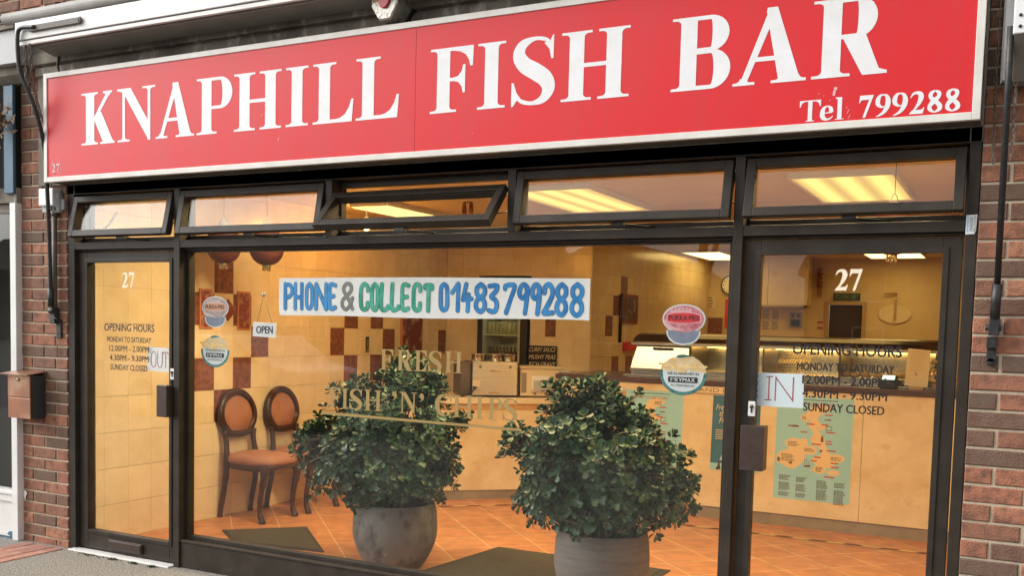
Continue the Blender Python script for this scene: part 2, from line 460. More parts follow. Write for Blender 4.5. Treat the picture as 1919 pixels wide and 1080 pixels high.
def link(name, mb, mats, smooth=False, bevel=0.0):
    me = bpy.data.meshes.new(name)
    me.from_pydata(mb.v, [], mb.f)
    for m in (mats if isinstance(mats, (list, tuple)) else [mats]):
        me.materials.append(MAT[m])
    me.polygons.foreach_set('material_index', mb.m)
    me.polygons.foreach_set('use_smooth', [smooth or x for x in mb.sm])
    me.update()
    o = bpy.data.objects.new(name, me)
    COL.objects.link(o)
    if bevel:
        b = o.modifiers.new('bevel', 'BEVEL')
        b.width = bevel
        b.segments = 2
        b.limit_method = 'ANGLE'
        b.angle_limit = R(40)
    return o


WM = {}


def tag(o, label, cat, group=None, kind=None):
    o['label'] = label
    o['category'] = cat
    if group:
        o['group'] = group
    if kind:
        o['kind'] = kind
    return o


def thing(name, label, cat, loc, group=None, rz=0.0):
    o = bpy.data.objects.new(name, None)
    COL.objects.link(o)
    o.empty_display_size = 0.1
    o.location = loc
    o.rotation_euler = (0, 0, rz)
    WM[o.name] = Matrix.Translation(Vector(loc)) @ Matrix.Rotation(rz, 4, 'Z')
    return tag(o, label, cat, group)


def part(name, mb, mats, parent, smooth=False, bevel=0.0, label=None, local=False):
    o = link(name, mb, mats, smooth, bevel)
    o.parent = parent
    if not local and parent.name in WM:
        o.matrix_basis = WM[parent.name].inverted()
    if label:
        o['label'] = label
    return o


def solo(name, mb, mats, label, cat, loc=None, group=None, smooth=False, bevel=0.0, kind=None):
    if loc is not None:
        mb.v = [(v[0] - loc[0], v[1] - loc[1], v[2] - loc[2]) for v in mb.v]
    o = link(name, mb, mats, smooth, bevel)
    if loc is not None:
        o.location = loc
    if kind == 'structure':
        o['kind'] = kind
        return o
    return tag(o, label, cat, group, kind)


def dup(root, loc, rz, label, group=None):
    r = root.copy()
    COL.objects.link(r)
    r.location = loc
    r.rotation_euler = (0, 0, rz)
    r['label'] = label
    if group:
        r['group'] = group
    for ch in list(root.children):
        c = ch.copy()
        COL.objects.link(c)
        c.parent = r
        for g in list(ch.children):
            d = g.copy()
            COL.objects.link(d)
            d.parent = c
    return r


# ------------------------------------------------------------------ lettering
def union(polys):
    """merge overlapping 2D polygons into one set of triangles"""
    vs, fs = [], []
    for p in polys:
        a = sum(p[i][0] * p[(i + 1) % len(p)][1] - p[(i + 1) % len(p)][0] * p[i][1] for i in range(len(p)))
        if abs(a) < 1e-9:
            continue
        if a < 0:
            p = p[::-1]
        fs.append(list(range(len(vs), len(vs) + len(p))))
        vs += [Vector(q) for q in p]
    out = geometry.delaunay_2d_cdt(vs, [], fs, 1, 2e-7 if max(abs(v.x - vs[0].x) for v in vs) < 0.15 else 1e-5)
    tri = [f for f, org in zip(out[2], out[5]) if org]
    return [tuple(v) for v in out[0]], tri


def cat(pts, n=6):
    """Catmull-Rom through points of any dimension"""
    P = [pts[0]] + list(pts) + [pts[-1]]
    out = []
    for i in range(1, len(P) - 2):
        for k in range(n):
            t = k / n
            out.append(tuple(0.5 * (2 * b + (c - a) * t + (2 * a - 5 * b + 4 * c - d) * t * t + (3 * b - a - 3 * c + d) * t ** 3)
                             for a, b, c, d in zip(P[i - 1], P[i], P[i + 1], P[i + 2])))
    out.append(tuple(pts[-1]))
    return out


def ribbon(pts, n=6, smooth=True):
    """variable-width stroke: points are (x, z, width)"""
    q = cat(pts, n) if smooth else pts
    L, Rr = [], []
    for i, p in enumerate(q):
        a, b = q[max(i - 1, 0)], q[min(i + 1, len(q) - 1)]
        dx, dz = b[0] - a[0], b[1] - a[1]
        d = math.hypot(dx, dz) or 1
        nx, nz = -dz / d, dx / d
        L.append((p[0] + nx * p[2] / 2, p[1] + nz * p[2] / 2))
        Rr.append((p[0] - nx * p[2] / 2, p[1] - nz * p[2] / 2))
    return [[L[i], L[i + 1], Rr[i + 1], Rr[i]] for i in range(len(q) - 1)]


def disc(x, z, rx, rz=None, n=20, a0=0.0):
    rz = rx if rz is None else rz
    return [(x + rx * math.cos(a0 + 2 * math.pi * k / n), z + rz * math.sin(a0 + 2 * math.pi * k / n)) for k in range(n)]


def ser(xl, xr, z, d, el, er, t=0.035, b=0.055):
    p = [(xl - el, z), (xr + er, z), (xr + er, z + d * t)]
    for k in range(1, 6):
        a = k / 5 * math.pi / 2
        p.append((xr + min(er, b * 1.4) * (1 - math.sin(a)), z + d * (t + b * (1 - math.cos(a)))))
    for k in range(5, 0, -1):
        a = k / 5 * math.pi / 2
        p.append((xl - min(el, b * 1.4) * (1 - math.sin(a)), z + d * (t + b * (1 - math.cos(a)))))
    p.append((xl - el, z + d * t))
    return p


def bowl(x0, x1, zc, rz, thick, th, n=14):
    """right-hand bowl from x0 to x1: flat thin top and bottom, thick at the right"""
    cx = x0 + (x1 - x0) * 0.42
    ro, ri, rzi = x1 - cx, x1 - cx - thick, rz - th
    out = [[(x0, zc + rz), (x0, zc + rzi), (cx, zc + rzi), (cx, zc + rz)], [(x0, zc - rz), (cx, zc - rz), (cx, zc - rzi), (x0, zc - rzi)]]
    for k in range(n):
        a, b = -math.pi / 2 + math.pi * k / n, -math.pi / 2 + math.pi * (k + 1) / n
        out.append([(cx + ro * math.cos(a), zc + rz * math.sin(a)), (cx + ro * math.cos(b), zc + rz * math.sin(b)),
                    (cx + ri * math.cos(b), zc + rzi * math.sin(b)), (cx + ri * math.cos(a), zc + rzi * math.sin(a))])
    return out


def serif_glyph(c, w, s=0.235, th=0.056, e=0.125):
    """bold roman letter in a box w wide and 1 high"""
    rect = lambda a, b, z0, z1: [(a, z0), (b, z0), (b, z1), (a, z1)]
    P = []
    if c in 'HILFPRBKTE':
        x = e if c != 'I' else w / 2 - s / 2
        if c == 'T':
            x = w / 2 - s / 2
        if c == 'H':
            x2 = w - e - s
            gap = min(e, (x2 - x - s) / 2 - 0.04)
            for a, el, er in ((x, e, gap), (x2, gap, e)):
                P += [rect(a, a + s, 0, 1), ser(a, a + s, 0, 1, el, er), ser(a, a + s, 1, -1, el, er)]
            P.append(rect(x + s, x2, 0.475, 0.535))
        else:
            P.append(rect(x, x + s, 0, 1))
        if c == 'I':
            P += [ser(x, x + s, 0, 1, e, e), ser(x, x + s, 1, -1, e, e)]
        if c in 'FP':
            P += [ser(x, x + s, 0, 1, e, e)]
        if c in 'FPRBLE':
            P += [ser(x, x + s, 1, -1, e, e if c == 'L' else 0.0)]
        if c in 'BLE':
            P += [ser(x, x + s, 0, 1, e, 0.0)]
        if c in 'LE':
            P.append([(x + s, 0), (w - 0.03, 0), (w, 0.37), (w - 0.045, 0.37), (w - 0.09, 0.24), (w - 0.17, 0.13), (w - 0.27, 0.075), (w - 0.36, 0.06), (x + s, 0.06)])
        if c in 'FE':
            P.append([(x + s, 1), (x + s, 0.945), (w - 0.36, 0.945), (w - 0.24, 0.925), (w - 0.14, 0.87), (w - 0.085, 0.79), (w - 0.055, 0.69), (w - 0.01, 0.69), (w, 1)])
            m = x + s + (w - x - s) * 0.66
            P += [rect(x + s, m - 0.06, 0.478, 0.532),
                  [(m, 0.72), (m - 0.04, 0.72), (m - 0.065, 0.62), (m - 0.13, 0.55), (m - 0.22, 0.53), (m - 0.22, 0.48), (m - 0.13, 0.46), (m - 0.065, 0.39), (m - 0.04, 0.29), (m, 0.29)]]
        if c == 'P':
            P += bowl(x + s, w, 0.72, 0.28, s, th)
        if c == 'R':
            P += [ser(x, x + s, 0, 1, e, e)] + bowl(x + s, w - 0.14, 0.74, 0.26, s, th)
            a = x + s + 0.02
            P += [[(a, 0.49), (a + 0.27, 0.55), (w - 0.10, 0.07), (w, 0.035), (w, 0), (w - 0.3, 0)]]
        if c == 'B':
            P += bowl(x + s, w - 0.03, 0.755, 0.245, s, th) + bowl(x + s, w, 0.27, 0.27, s, th)
        if c == 'K':
            d = w - x - s
            P += [ser(x, x + s, 0, 1, e, e * 0.8), ser(x, x + s, 1, -1, e, e * 0.8),
                  [(x + s, 0.42), (x + s, 0.53), (w - 0.25, 0.95), (w - 0.14, 0.95)],
                  ser(w - 0.25, w - 0.14, 1, -1, 0.08, 0.06, 0.035, 0.05),
                  [(x + s * 1.0, 0.47), (x + s + d * 0.32, 0.63), (w - 0.06, 0.05), (w - 0.34, 0.05)],
                  ser(w - 0.32, w - 0.07, 0, 1, 0.09, 0.06, 0.035, 0.05)]
        if c == 'T':
            P += [ser(x, x + s, 0, 1, e, e)]
            for q in (-1, 1):
                X = lambda t: w / 2 + q * t
                h = w / 2
                P.append([(X(0), 1), (X(h), 1), (X(h), 0.70), (X(h - 0.045), 0.70), (X(h - 0.09), 0.84), (X(h - 0.18), 0.92), (X(h - 0.28), 0.945), (X(0), 0.945)])
    elif c == 'N':
        a, b = 0.14, w - 0.14 - 0.07
        P += [rect(a, a + 0.07, 0, 0.98), ser(a, a + 0.07, 0, 1, 0.13, 0.13), rect(b, b + 0.07, 0, 1), ser(b, b + 0.07, 1, -1, 0.14, 0.13),
              [(a - 0.14, 1), (a + 0.22, 1), (b + 0.07, 0.28), (b + 0.07, 0), (b + 0.02, 0), (a + 0.02, 0.93), (a - 0.14, 0.965)]]
    elif c == 'A':
        t = w * 0.5
        P += [[(0.10, 0.03), (0.19, 0.03), (t + 0.04, 0.86), (t + 0.02, 1), (t - 0.02, 0.99)],
              [(t - 0.06, 0.95), (t - 0.05, 1), (t + 0.085, 1), (w - 0.08, 0.03), (w - 0.36, 0.03)],
              rect(w * 0.27, w * 0.68, 0.30, 0.36), ser(0.10, 0.18, 0, 1, 0.10, 0.12), ser(w - 0.35, w - 0.09, 0, 1, 0.11, 0.09)]
    elif c == 'S':
        P += ribbon([(w * 0.93, 0.86, 0.03), (w * 0.78, 0.945, 0.055), (w * 0.52, 0.975, 0.06), (w * 0.25, 0.90, 0.15), (w * 0.165, 0.75, 0.21), (w * 0.30, 0.60, 0.235), (w * 0.55, 0.49, 0.25),
                      (w * 0.78, 0.37, 0.24), (w * 0.855, 0.225, 0.21), (w * 0.74, 0.08, 0.13), (w * 0.5, 0.025, 0.06), (w * 0.25, 0.06, 0.06), (w * 0.10, 0.15, 0.03)], 6)
        P += [[(w * 0.93, 1.0), (w * 0.88, 0.93), (w * 0.74, 0.90), (w * 0.86, 0.80), (w * 0.905, 0.66), (w * 0.955, 0.66), (w * 0.96, 1.01)],
              [(0.0, -0.01), (0.0, 0.35), (w * 0.05, 0.35), (w * 0.12, 0.20), (w * 0.24, 0.09), (w * 0.12, 0.075), (w * 0.05, 0.0)]]
    elif c == 'C':
        P += ribbon([(w * 0.93, 0.80, 0.03), (w * 0.78, 0.93, 0.06), (w * 0.58, 0.97, 0.06), (w * 0.30, 0.88, 0.17), (w * 0.15, 0.68, 0.24), (w * 0.13, 0.5, 0.25), (w * 0.16, 0.32, 0.24),
                      (w * 0.32, 0.11, 0.16), (w * 0.6, 0.03, 0.06), (w * 0.82, 0.08, 0.05), (w * 0.98, 0.22, 0.03)], 6)
        P.append([(w * 0.96, 1.0), (w * 0.90, 0.94), (w * 0.78, 0.92), (w * 0.88, 0.80), (w * 0.93, 0.66), (w * 0.98, 0.66), (w * 0.98, 1.0)])
    elif c in '’‘':
        P += [disc(w * 0.4, 0.86, 0.12)] + ribbon([(w * 0.62, 0.86, 0.12), (w * 0.62, 0.74, 0.10), (w * 0.2, 0.60, 0.02)], 5)
    elif c == '2':
        P += ribbon([(w * 0.04, 0.72, 0.03), (w * 0.20, 0.88, 0.10), (w * 0.46, 0.935, 0.13), (w * 0.70, 0.86, 0.20), (w * 0.74, 0.68, 0.22), (w * 0.58, 0.42, 0.15), (w * 0.28, 0.15, 0.07), (w * 0.12, 0.03, 0.05)], 6)
        P.append([(0, 0), (w * 0.90, 0), (w, 0.27), (w * 0.94, 0.27), (w * 0.84, 0.19), (w * 0.70, 0.17), (w * 0.18, 0.17), (0, 0.03)])
    elif c == '7':
        P += [[(w * 0.06, 1), (w, 1), (w, 0.96), (w * 0.86, 0.80), (w * 0.24, 0.80), (w * 0.12, 0.75), (w * 0.05, 0.66), (0, 0.66)],
              [(w * 0.72, 0.82), (w, 0.97), (w * 0.48, 0), (w * 0.28, 0)]]
    elif c == '8':
        P += ribbon([(w * 0.5, 0.965, 0.07), (w * 0.76, 0.86, 0.16), (w * 0.72, 0.68, 0.17), (w * 0.46, 0.52, 0.23), (w * 0.20, 0.33, 0.17), (w * 0.20, 0.16, 0.17), (w * 0.5, 0.035, 0.07),
                      (w * 0.82, 0.14, 0.17), (w * 0.83, 0.30, 0.2), (w * 0.56, 0.5, 0.17), (w * 0.24, 0.67, 0.17), (w * 0.24, 0.86, 0.16), (w * 0.5, 0.965, 0.07)], 6)
    elif c == '9':
        P += ribbon([(w * 0.62, 0.44, 0.04), (w * 0.42, 0.42, 0.09), (w * 0.17, 0.55, 0.18), (w * 0.15, 0.75, 0.2), (w * 0.28, 0.92, 0.13), (w * 0.5, 0.965, 0.07), (w * 0.74, 0.90, 0.14), (w * 0.86, 0.68, 0.22),
                      (w * 0.80, 0.42, 0.22), (w * 0.58, 0.18, 0.15), (w * 0.28, 0.05, 0.08), (w * 0.06, 0.0, 0.03)], 6)
    elif c == 'e':
        P += ribbon([(w * 0.2, 0.34, 0.05), (w * 0.9, 0.36, 0.05)], 2, False)
        P += ribbon([(w * 0.84, 0.36, 0.2), (w * 0.78, 0.56, 0.17), (w * 0.52, 0.66, 0.06), (w * 0.24, 0.56, 0.16), (w * 0.14, 0.34, 0.22), (w * 0.22, 0.13, 0.2), (w * 0.52, 0.04, 0.1), (w * 0.8, 0.09, 0.06), (w * 0.97, 0.19, 0.03)], 6)
    elif c == 'l':
        x = w / 2 - s / 2
        P += [rect(x, x + s, 0, 1.04), ser(x, x + s, 0, 1, 0.10, 0.10, 0.03, 0.03), [(x - 0.10, 1.04), (x, 1.04), (x, 0.95), (x - 0.10, 1.0)]]
    return P


def serif_text(items, z0, z1, **kw):
    """items: (char, x0, x1); returns triangles in world (x, z)"""
    h = z1 - z0
    V, F = [], []
    for c, x0, x1 in items:
        if c == ' ':
            continue
        vs, fs = union(serif_glyph(c, (x1 - x0) / h, **kw))
        o = len(V)
        V += [(x0 + x * h, z0 + z * h) for x, z in vs]
        F += [[i + o for i in f] for f in fs]
    return V, F


def spaced(text, x0, x1, wd, gap, sp):
    """spread characters of given relative widths over x0..x1"""
    tot = sum(sp if c == ' ' else wd.get(c, 0.7) for c in text) + gap * (len(text) - 1)
    k = (x1 - x0) / tot
    x, out = x0, []
    for c in text:
        w = sp if c == ' ' else wd.get(c, 0.7)
        out.append((c, x, x + w * k))
        x += (w + gap) * k
    return out


SANS = {}


def sans(text, x0, x1, z0, z1, bold=0.0):
    """plain sans lettering stretched into a box, as triangles in (x, z)"""
    key = (text, bold)
    if key not in SANS:
        cu = bpy.data.curves.new('lettering', 'FONT')
        cu.body = text
        cu.resolution_u = 3
        o = bpy.data.objects.new('lettering', cu)
        COL.objects.link(o)
        bpy.context.view_layer.update()
        dg = bpy.context.evaluated_depsgraph_get()
        me = bpy.data.meshes.new_from_object(o.evaluated_get(dg))
        vs = [(v.co.x, v.co.y) for v in me.vertices]
        fs = [list(p.vertices) for p in me.polygons]
        COL.objects.unlink(o)
        bpy.data.objects.remove(o)
        bpy.data.curves.remove(cu)
        bpy.data.meshes.remove(me)
        xs, zs = [v[0] for v in vs], [v[1] for v in vs]
        SANS[key] = ([((x - min(xs)) / (max(xs) - min(xs)), (z - min(zs)) / (max(zs) - min(zs))) for x, z in vs], fs)
    vs, fs = SANS[key]
    out = [(x0 + x * (x1 - x0), z0 + z * (z1 - z0)) for x, z in vs]
    if not bold:
        return out, fs
    V, F, b = [], [], bold * (z1 - z0)      # heavier type: shifted layers, each a hair in front of the last
    for k, (dx, dz) in enumerate(((-b, 0), (0, -b * 0.5), (0, b * 0.5), (b, 0))):
        F += [[i + len(V) for i in f] for f in fs]
        V += [(x + dx, z + dz, 0.00006 * k) for x, z in out]
    return V, F


def vscale(tris, fn):
    return [fn(*v) for v in tris[0]], tris[1]


PEN = {  # hand-drawn block letters as pen paths in a unit box
    'P': [[(0.18, 0), (0.18, 1)], [(0.18, 0.95), (0.6, 0.97), (0.88, 0.85), (0.88, 0.62), (0.6, 0.48), (0.2, 0.46)]],
    'H': [[(0.12, 0), (0.14, 1)], [(0.9, 0), (0.88, 1)], [(0.14, 0.46), (0.88, 0.46)]],
    'O': [[(0.5, 1), (0.16, 0.85), (0.1, 0.5), (0.16, 0.13), (0.5, 0), (0.84, 0.13), (0.9, 0.5), (0.84, 0.85), (0.5, 1)]],
    'N': [[(0.12, 0), (0.12, 1)], [(0.14, 0.95), (0.86, 0.05)], [(0.88, 0), (0.88, 1)]],
    'E': [[(0.88, 0.95), (0.4, 0.99), (0.16, 0.85), (0.16, 0.15), (0.4, 0.01), (0.88, 0.07)], [(0.2, 0.5), (0.7, 0.52)]],
    'C': [[(0.9, 0.75), (0.84, 0.93), (0.45, 1), (0.16, 0.85), (0.1, 0.5), (0.16, 0.13), (0.45, 0), (0.84, 0.07), (0.9, 0.27)]],
    'L': [[(0.18, 1), (0.16, 0.06), (0.86, 0.06), (0.88, 0.14)]],
    'T': [[(0.08, 0.86), (0.12, 0.95), (0.9, 0.96), (0.94, 0.84)], [(0.52, 0.9), (0.5, 0)]],
    '&': [[(0.92, 0.45), (0.72, 0.16), (0.42, 0), (0.12, 0.14), (0.14, 0.36), (0.5, 0.55), (0.8, 0.76), (0.74, 0.97), (0.42, 1), (0.2, 0.84), (0.28, 0.66), (0.6, 0.4), (0.95, 0.02)]],
    '0': [[(0.5, 1), (0.18, 0.88), (0.13, 0.5), (0.18, 0.12), (0.5, 0), (0.82, 0.12), (0.87, 0.5), (0.82, 0.88), (0.5, 1)]],
    '1': [[(0.1, 0.68), (0.45, 0.85), (0.8, 1.0), (0.78, 0.5), (0.76, 0)]],
    '4': [[(0.42, 1), (0.12, 0.42), (0.95, 0.46)], [(0.66, 0.62), (0.6, 0)]],
    '8': [[(0.5, 1), (0.15, 0.86), (0.2, 0.62), (0.78, 0.42), (0.88, 0.16), (0.5, 0), (0.1, 0.16), (0.2, 0.42), (0.8, 0.62), (0.86, 0.86), (0.5, 1)]],
    '3': [[(0.1, 0.94), (0.85, 0.95), (0.8, 0.78), (0.3, 0.56), (0.75, 0.42), (0.86, 0.2), (0.6, 0.02), (0.06, 0.06)]],
    '7': [[(0.08, 0.84), (0.14, 0.95), (0.9, 0.95), (0.6, 0.5), (0.2, 0)]],
    '9': [[(0.86, 0.76), (0.72, 0.96), (0.38, 0.98), (0.12, 0.8), (0.16, 0.62), (0.45, 0.52), (0.8, 0.66), (0.87, 0.9), (0.84, 0.5), (0.7, 0)]],
    '2': [[(0.1, 0.72), (0.2, 0.93), (0.55, 1), (0.86, 0.82), (0.8, 0.58), (0.3, 0.2), (0.12, 0.04), (0.9, 0.06)]],
    'I': [[(0.5, 0), (0.5, 1)], [(0.2, 0.99), (0.9, 1.0)], [(0.1, 0.0), (0.8, 0.01)]],
    'U': [[(0.1, 1), (0.1, 0.3), (0.3, 0.02), (0.7, 0.02), (0.9, 0.3), (0.92, 1)]],
}


def pen_glyph(c, x0, x1, z0, z1, w):
    P = []
    xs = [p[0] for path in PEN[c] for p in path]
    lo, wd = min(xs), max(xs) - min(xs)
    for path in PEN[c]:
        pts = [(x0 + (x - lo) / wd * (x1 - x0), z0 + z * (z1 - z0), w) for x, z in path]
        q = cat(pts, 5) if len(pts) > 3 else pts
        for a, b in zip(q, q[1:]):
            dx, dz = b[0] - a[0], b[1] - a[1]
            d = math.hypot(dx, dz)
            if d > 1e-6:
                nx, nz = -dz / d * w / 2, dx / d * w / 2
                P.append([(a[0] + nx, a[1] + nz), (a[0] - nx, a[1] - nz), (b[0] - nx, b[1] - nz), (b[0] + nx, b[1] + nz)])
        P += [disc(p[0], p[1], w / 2 * 0.999, n=12, a0=0.13) for p in q]
    return P


def add_pen(mb, c, x0, x1, z0, z1, w, y, mi=0):
    mb.flat(union(pen_glyph(c, x0, x1, z0, z1, w)), y, mi)


# ================================================================== the street
mb = MB()
mb.box(-40, 40, -6.0, 0.115, -0.3, 0.0)
mb.box(-40, 40, -6.14, -6.0, -0.3, 0.004)
solo('pavement', mb, 'asphalt', '', '', kind='structure')
mb = MB()
mb.box(-260, 260, -300, -6.14, -0.4, -0.12)
mb.box(-260, 260, 12, 200, -0.4, -0.12)
mb.box(-260, -40, -6.14, 12, -0.4, -0.12)
mb.box(40, 260, -6.14, 12, -0.4, -0.12)
solo('road', mb, 'tarmac', '', '', kind='structure')

# strip of paving bricks running out from the pier
mb = MB()
for col, (a, b) in enumerate(((-0.415, -0.325), (-0.318, -0.232), (-0.225, -0.143), (-0.136, -0.052))):
    y = -0.055 - (0.1 if col % 2 else 0.0)
    if col % 2:
        mb.chbox(a, b, y + 0.008, -0.055, -0.02, 0.006, 0.002)
    while y > -3.0:
        mb.box(a + random.uniform(0, 0.003), b - random.uniform(0, 0.003), y - 0.205, y, -0.02, 0.006 + random.uniform(-0.001, 0.002))
        y -= 0.211
solo('brick_path', mb, 'paver', '', '', kind='structure', bevel=0.002)
mb = MB()
for k in range(240):        # little tufts along the foot of the shop front
    x = random.choice((random.gauss(0.22, 0.06), random.gauss(0.43, 0.03), random.gauss(0.62, 0.02), random.gauss(0.78, 0.015)))
    y = -0.062 - abs(random.gauss(0, 0.014))
    a = random.uniform(0, 6.28)
    h = random.uniform(0.006, 0.018)
    d = 0.004
    mb.add([(x - d * math.cos(a), y - d * math.sin(a), 0.0), (x + d * math.cos(a), y + d * math.sin(a), 0.0), (x + random.uniform(-.008, .008), y + random.uniform(-.008, .004), h)], [(0, 1, 2)])
solo('moss', mb, 'moss', 'tufts of green moss along the foot of the shop door step', 'moss', kind='stuff')


def brick_rows(mb, x0, x1, z0, rows, yf, depth, first, edge=0.0):
    """courses of 215 x 65 mm bricks; first(k) gives the length of the first brick of course k"""
    for k in range(rows):
        z = z0 + 0.075 * k
        x = x0
        L = first(k)
        while x < x1 - 0.012:
            e = min(x + L, x1)
            if e - x > 0.02:
                j = random.uniform(-0.0015, 0.002)
                mb.chbox(x + random.uniform(0, 0.002), e - random.uniform(0, 0.002), yf + j, yf + depth, z + 0.010 + random.uniform(-0.001, 0.0015), z + 0.075 - random.uniform(0, 0.0015), 0.004)
            x = e + 0.010
            L = 0.215
    return mb


mb = MB()
brick_rows(mb, -0.503, -0.062, 0.042 - 0.075, 42, -0.008, 0.06, lambda k: 0.1 if (k - 1) % 2 else 0.215)
mb.box(-0.503, -0.064, 0.0, 0.34, -0.06, 3.05, 1)
solo('brick_pier', mb, ('brick', 'mortar'), 'narrow red brick pier at the left, carrying the copper letterbox', 'brick wall', (-0.28, 0, 0))
mb = MB()
brick_rows(mb, 5.248, 7.6, 0.030 - 0.075, 46, -0.008, 0.06, lambda k: 0.215 if (k - 1) % 2 else 0.1025)
mb.box(5.250, 7.6, 0.0, 0.34, -0.06, 3.4, 1)
solo('brick_pier', mb, ('brick', 'mortar'), 'dark red brick wall right of the entrance with the label IN', 'brick wall', (5.6, 0, 0))
mb = MB()
brick_rows(mb, -3.2, 7.6, 3.43, 14, -0.008, 0.06, lambda k: 0.215 if k % 2 else 0.1025)
mb.box(-3.2, 7.6, 0.0, 0.3, 3.4, 4.6, 1)
for k in range(60):     # crumbling mortar and rubble lying on the ledge
    x = -0.75 + 1.2 * random.random() ** 1.5
    s = random.uniform(0.008, 0.028)
    mb.box(x - s, x + s, -0.14, -0.10 + s, 3.425, 3.425 + s * 1.2, 1 if random.random() < 0.35 else 0)
solo('upper_wall', mb, ('brick', 'mortar'), 'brick wall above the white awning box, just showing at the top left', 'brick wall', (2, 0, 3.43))

# weathered concrete bands behind and above the fascia sign
mb = MB()
mb.prism([(0.0, 2.36), (-0.03, 2.36), (-0.03, 3.05), (-0.05, 3.055), (-0.05, 3.105), (-0.035, 3.112), (-0.035, 3.118), (-0.07, 3.122), (-0.07, 3.18), (-0.05, 3.2), (-0.05, 3.40), (0.0, 3.40)], -0.30, 5.247)
mb.prism([(0.0, 2.3), (0.3, 2.3), (0.3, 3.40), (0.0, 3.40)], -0.06, 5.25)
solo('concrete_lintel', mb, 'concrete', 'stained grey concrete bands between the red fascia sign and the white awning box', 'lintel', (2, 0, 2.4), bevel=0.004)

# white awning box with its folded left arm
aw = thing('awning', 'long white awning box across the top with black arms down both piers', 'awning', (2.5, -0.2, 3.17))
mb = MB()
mb.box(-0.15, 5.35, -0.30, -0.285, 3.197, 3.305)
mb.box(-0.137, 5.35, -0.292, -0.27, 3.167, 3.192)
part('front_board', mb, 'white_paint', aw, bevel=0.003)
mb = MB()
mb.box(-0.12, 5.35, -0.285, -0.07, 3.205, 3.30)
mb.box(-0.06, 5.35, -0.262, -0.245, 3.158, 3.20)
mb.prism([(-0.245, 3.175), (-0.09, 3.145), (-0.09, 3.16), (-0.245, 3.2)], -0.06, 5.35)
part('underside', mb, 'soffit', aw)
mb = MB()
mb.tube([(-0.30, -0.255, 3.355), (5.4, -0.255, 3.355)], 0.036, 14)
mb.box(-0.27, 5.4, -0.25, -0.05, 3.335, 3.385)
part('cover_roll', mb, 'soffit', aw)
mb = MB()
mb.box(0.0, 0.44, -0.318, -0.302, 3.232, 3.268)
mb.tube([(0.44, -0.310, 3.268), (0.452, -0.310, 3.25), (0.44, -0.310, 3.232)], 0.009, 6)
arm = part('slide_rail', mb, 'conduit', aw, bevel=0.003)
mb = MB()
q = cat([(0.06, -0.318, 3.252), (-0.06, -0.318, 3.262), (-0.10, -0.318, 3.225), (-0.10, -0.315, 3.08), (-0.088, -0.30, 2.98), (-0.04, -0.25, 2.80), (-0.065, -0.17, 2.60), (-0.088, -0.13, 2.35), (-0.125, -0.085, 1.95), (-0.15, -0.06, 1.66)], 4)
mb.tube(q, 0.0125, 10)
mb.tube([(-0.148, -0.062, 1.70), (-0.156, -0.055, 1.58)], 0.018, 10)
part('arm', mb, 'black_metal', aw)
mb = MB()
mb.tube([(-0.168, -0.05, 1.555), (-0.132, -0.05, 1.555)], 0.022, 10)
mb.box(-0.172, -0.128, -0.052, -0.012, 1.47, 1.575)
mb.box(-0.150, -0.105, -0.022, -0.009, 1.38, 1.50)
mb.tube([(-0.128, -0.024, 1.41), (-0.128, -0.015, 1.41)], 0.009, 8)
mb.tube([(-0.112, -0.06, 1.51), (-0.105, -0.035, 1.49)], 0.008, 8)
part('wall_bracket', mb, 'black_metal', aw, bevel=0.003)


def chain(name, pts, label, r=0.0045, step=0.028, lw=0.010):
    q = cat([tuple(p) for p in pts], 12)
    mb = MB()
    acc, last, k = 0.0, Vector(q[0]), 0
    for p in q[1:]:
        p = Vector(p)
        acc += (p - last).length
        if acc >= step:
            t = (p - last).normalized() if (p - last).length else Vector((0, 0, 1))
            u = t.cross(Vector((0, 1, 0)) if k % 2 else Vector((1, 0.3, 0))).normalized()
            ring = [p + t * (step * 0.75 * math.cos(a)) + u * (lw * math.sin(a)) for a in [2 * math.pi * i / 8 for i in range(9)]]
            mb.tube(ring, r, 5, caps=False)
            acc, k = 0.0, k + 1
        last = p
    return solo(name, mb, 'rust_metal', label, 'chain', pts[0])


chain('hanging_chain', [(-0.055, -0.30, 3.18), (-0.06, -0.29, 2.95), (-0.085, -0.2, 2.75), (-0.16, -0.08, 2.5), (-0.16, -0.05, 2.36), (-0.135, -0.04, 2.22), (-0.10, -0.10, 2.20)], 'rusty chain looping down beside the black arm to the white junction box')
chain('hanging_chain', [(-0.025, -0.29, 3.19), (-0.035, -0.27, 2.98), (-0.08, -0.18, 2.78), (-0.13, -0.05, 2.62), (-0.15, -0.03, 2.42)], 'shorter rusty chain hanging from the left end of the awning box')
chain('hanging_chain', [(5.285, -0.05, 3.0), (5.283, -0.05, 2.6), (5.287, -0.05, 2.35), (5.291, -0.06, 2.21)], 'thin rusty chain just right of the red sign', 0.0028, 0.022, 0.006)
chain('hanging_chain', [(5.352, -0.10, 2.62), (5.354, -0.09, 2.45), (5.351, -0.08, 2.22)], 'short rusty chain right of the right hand awning rod', 0.003, 0.022, 0.007)

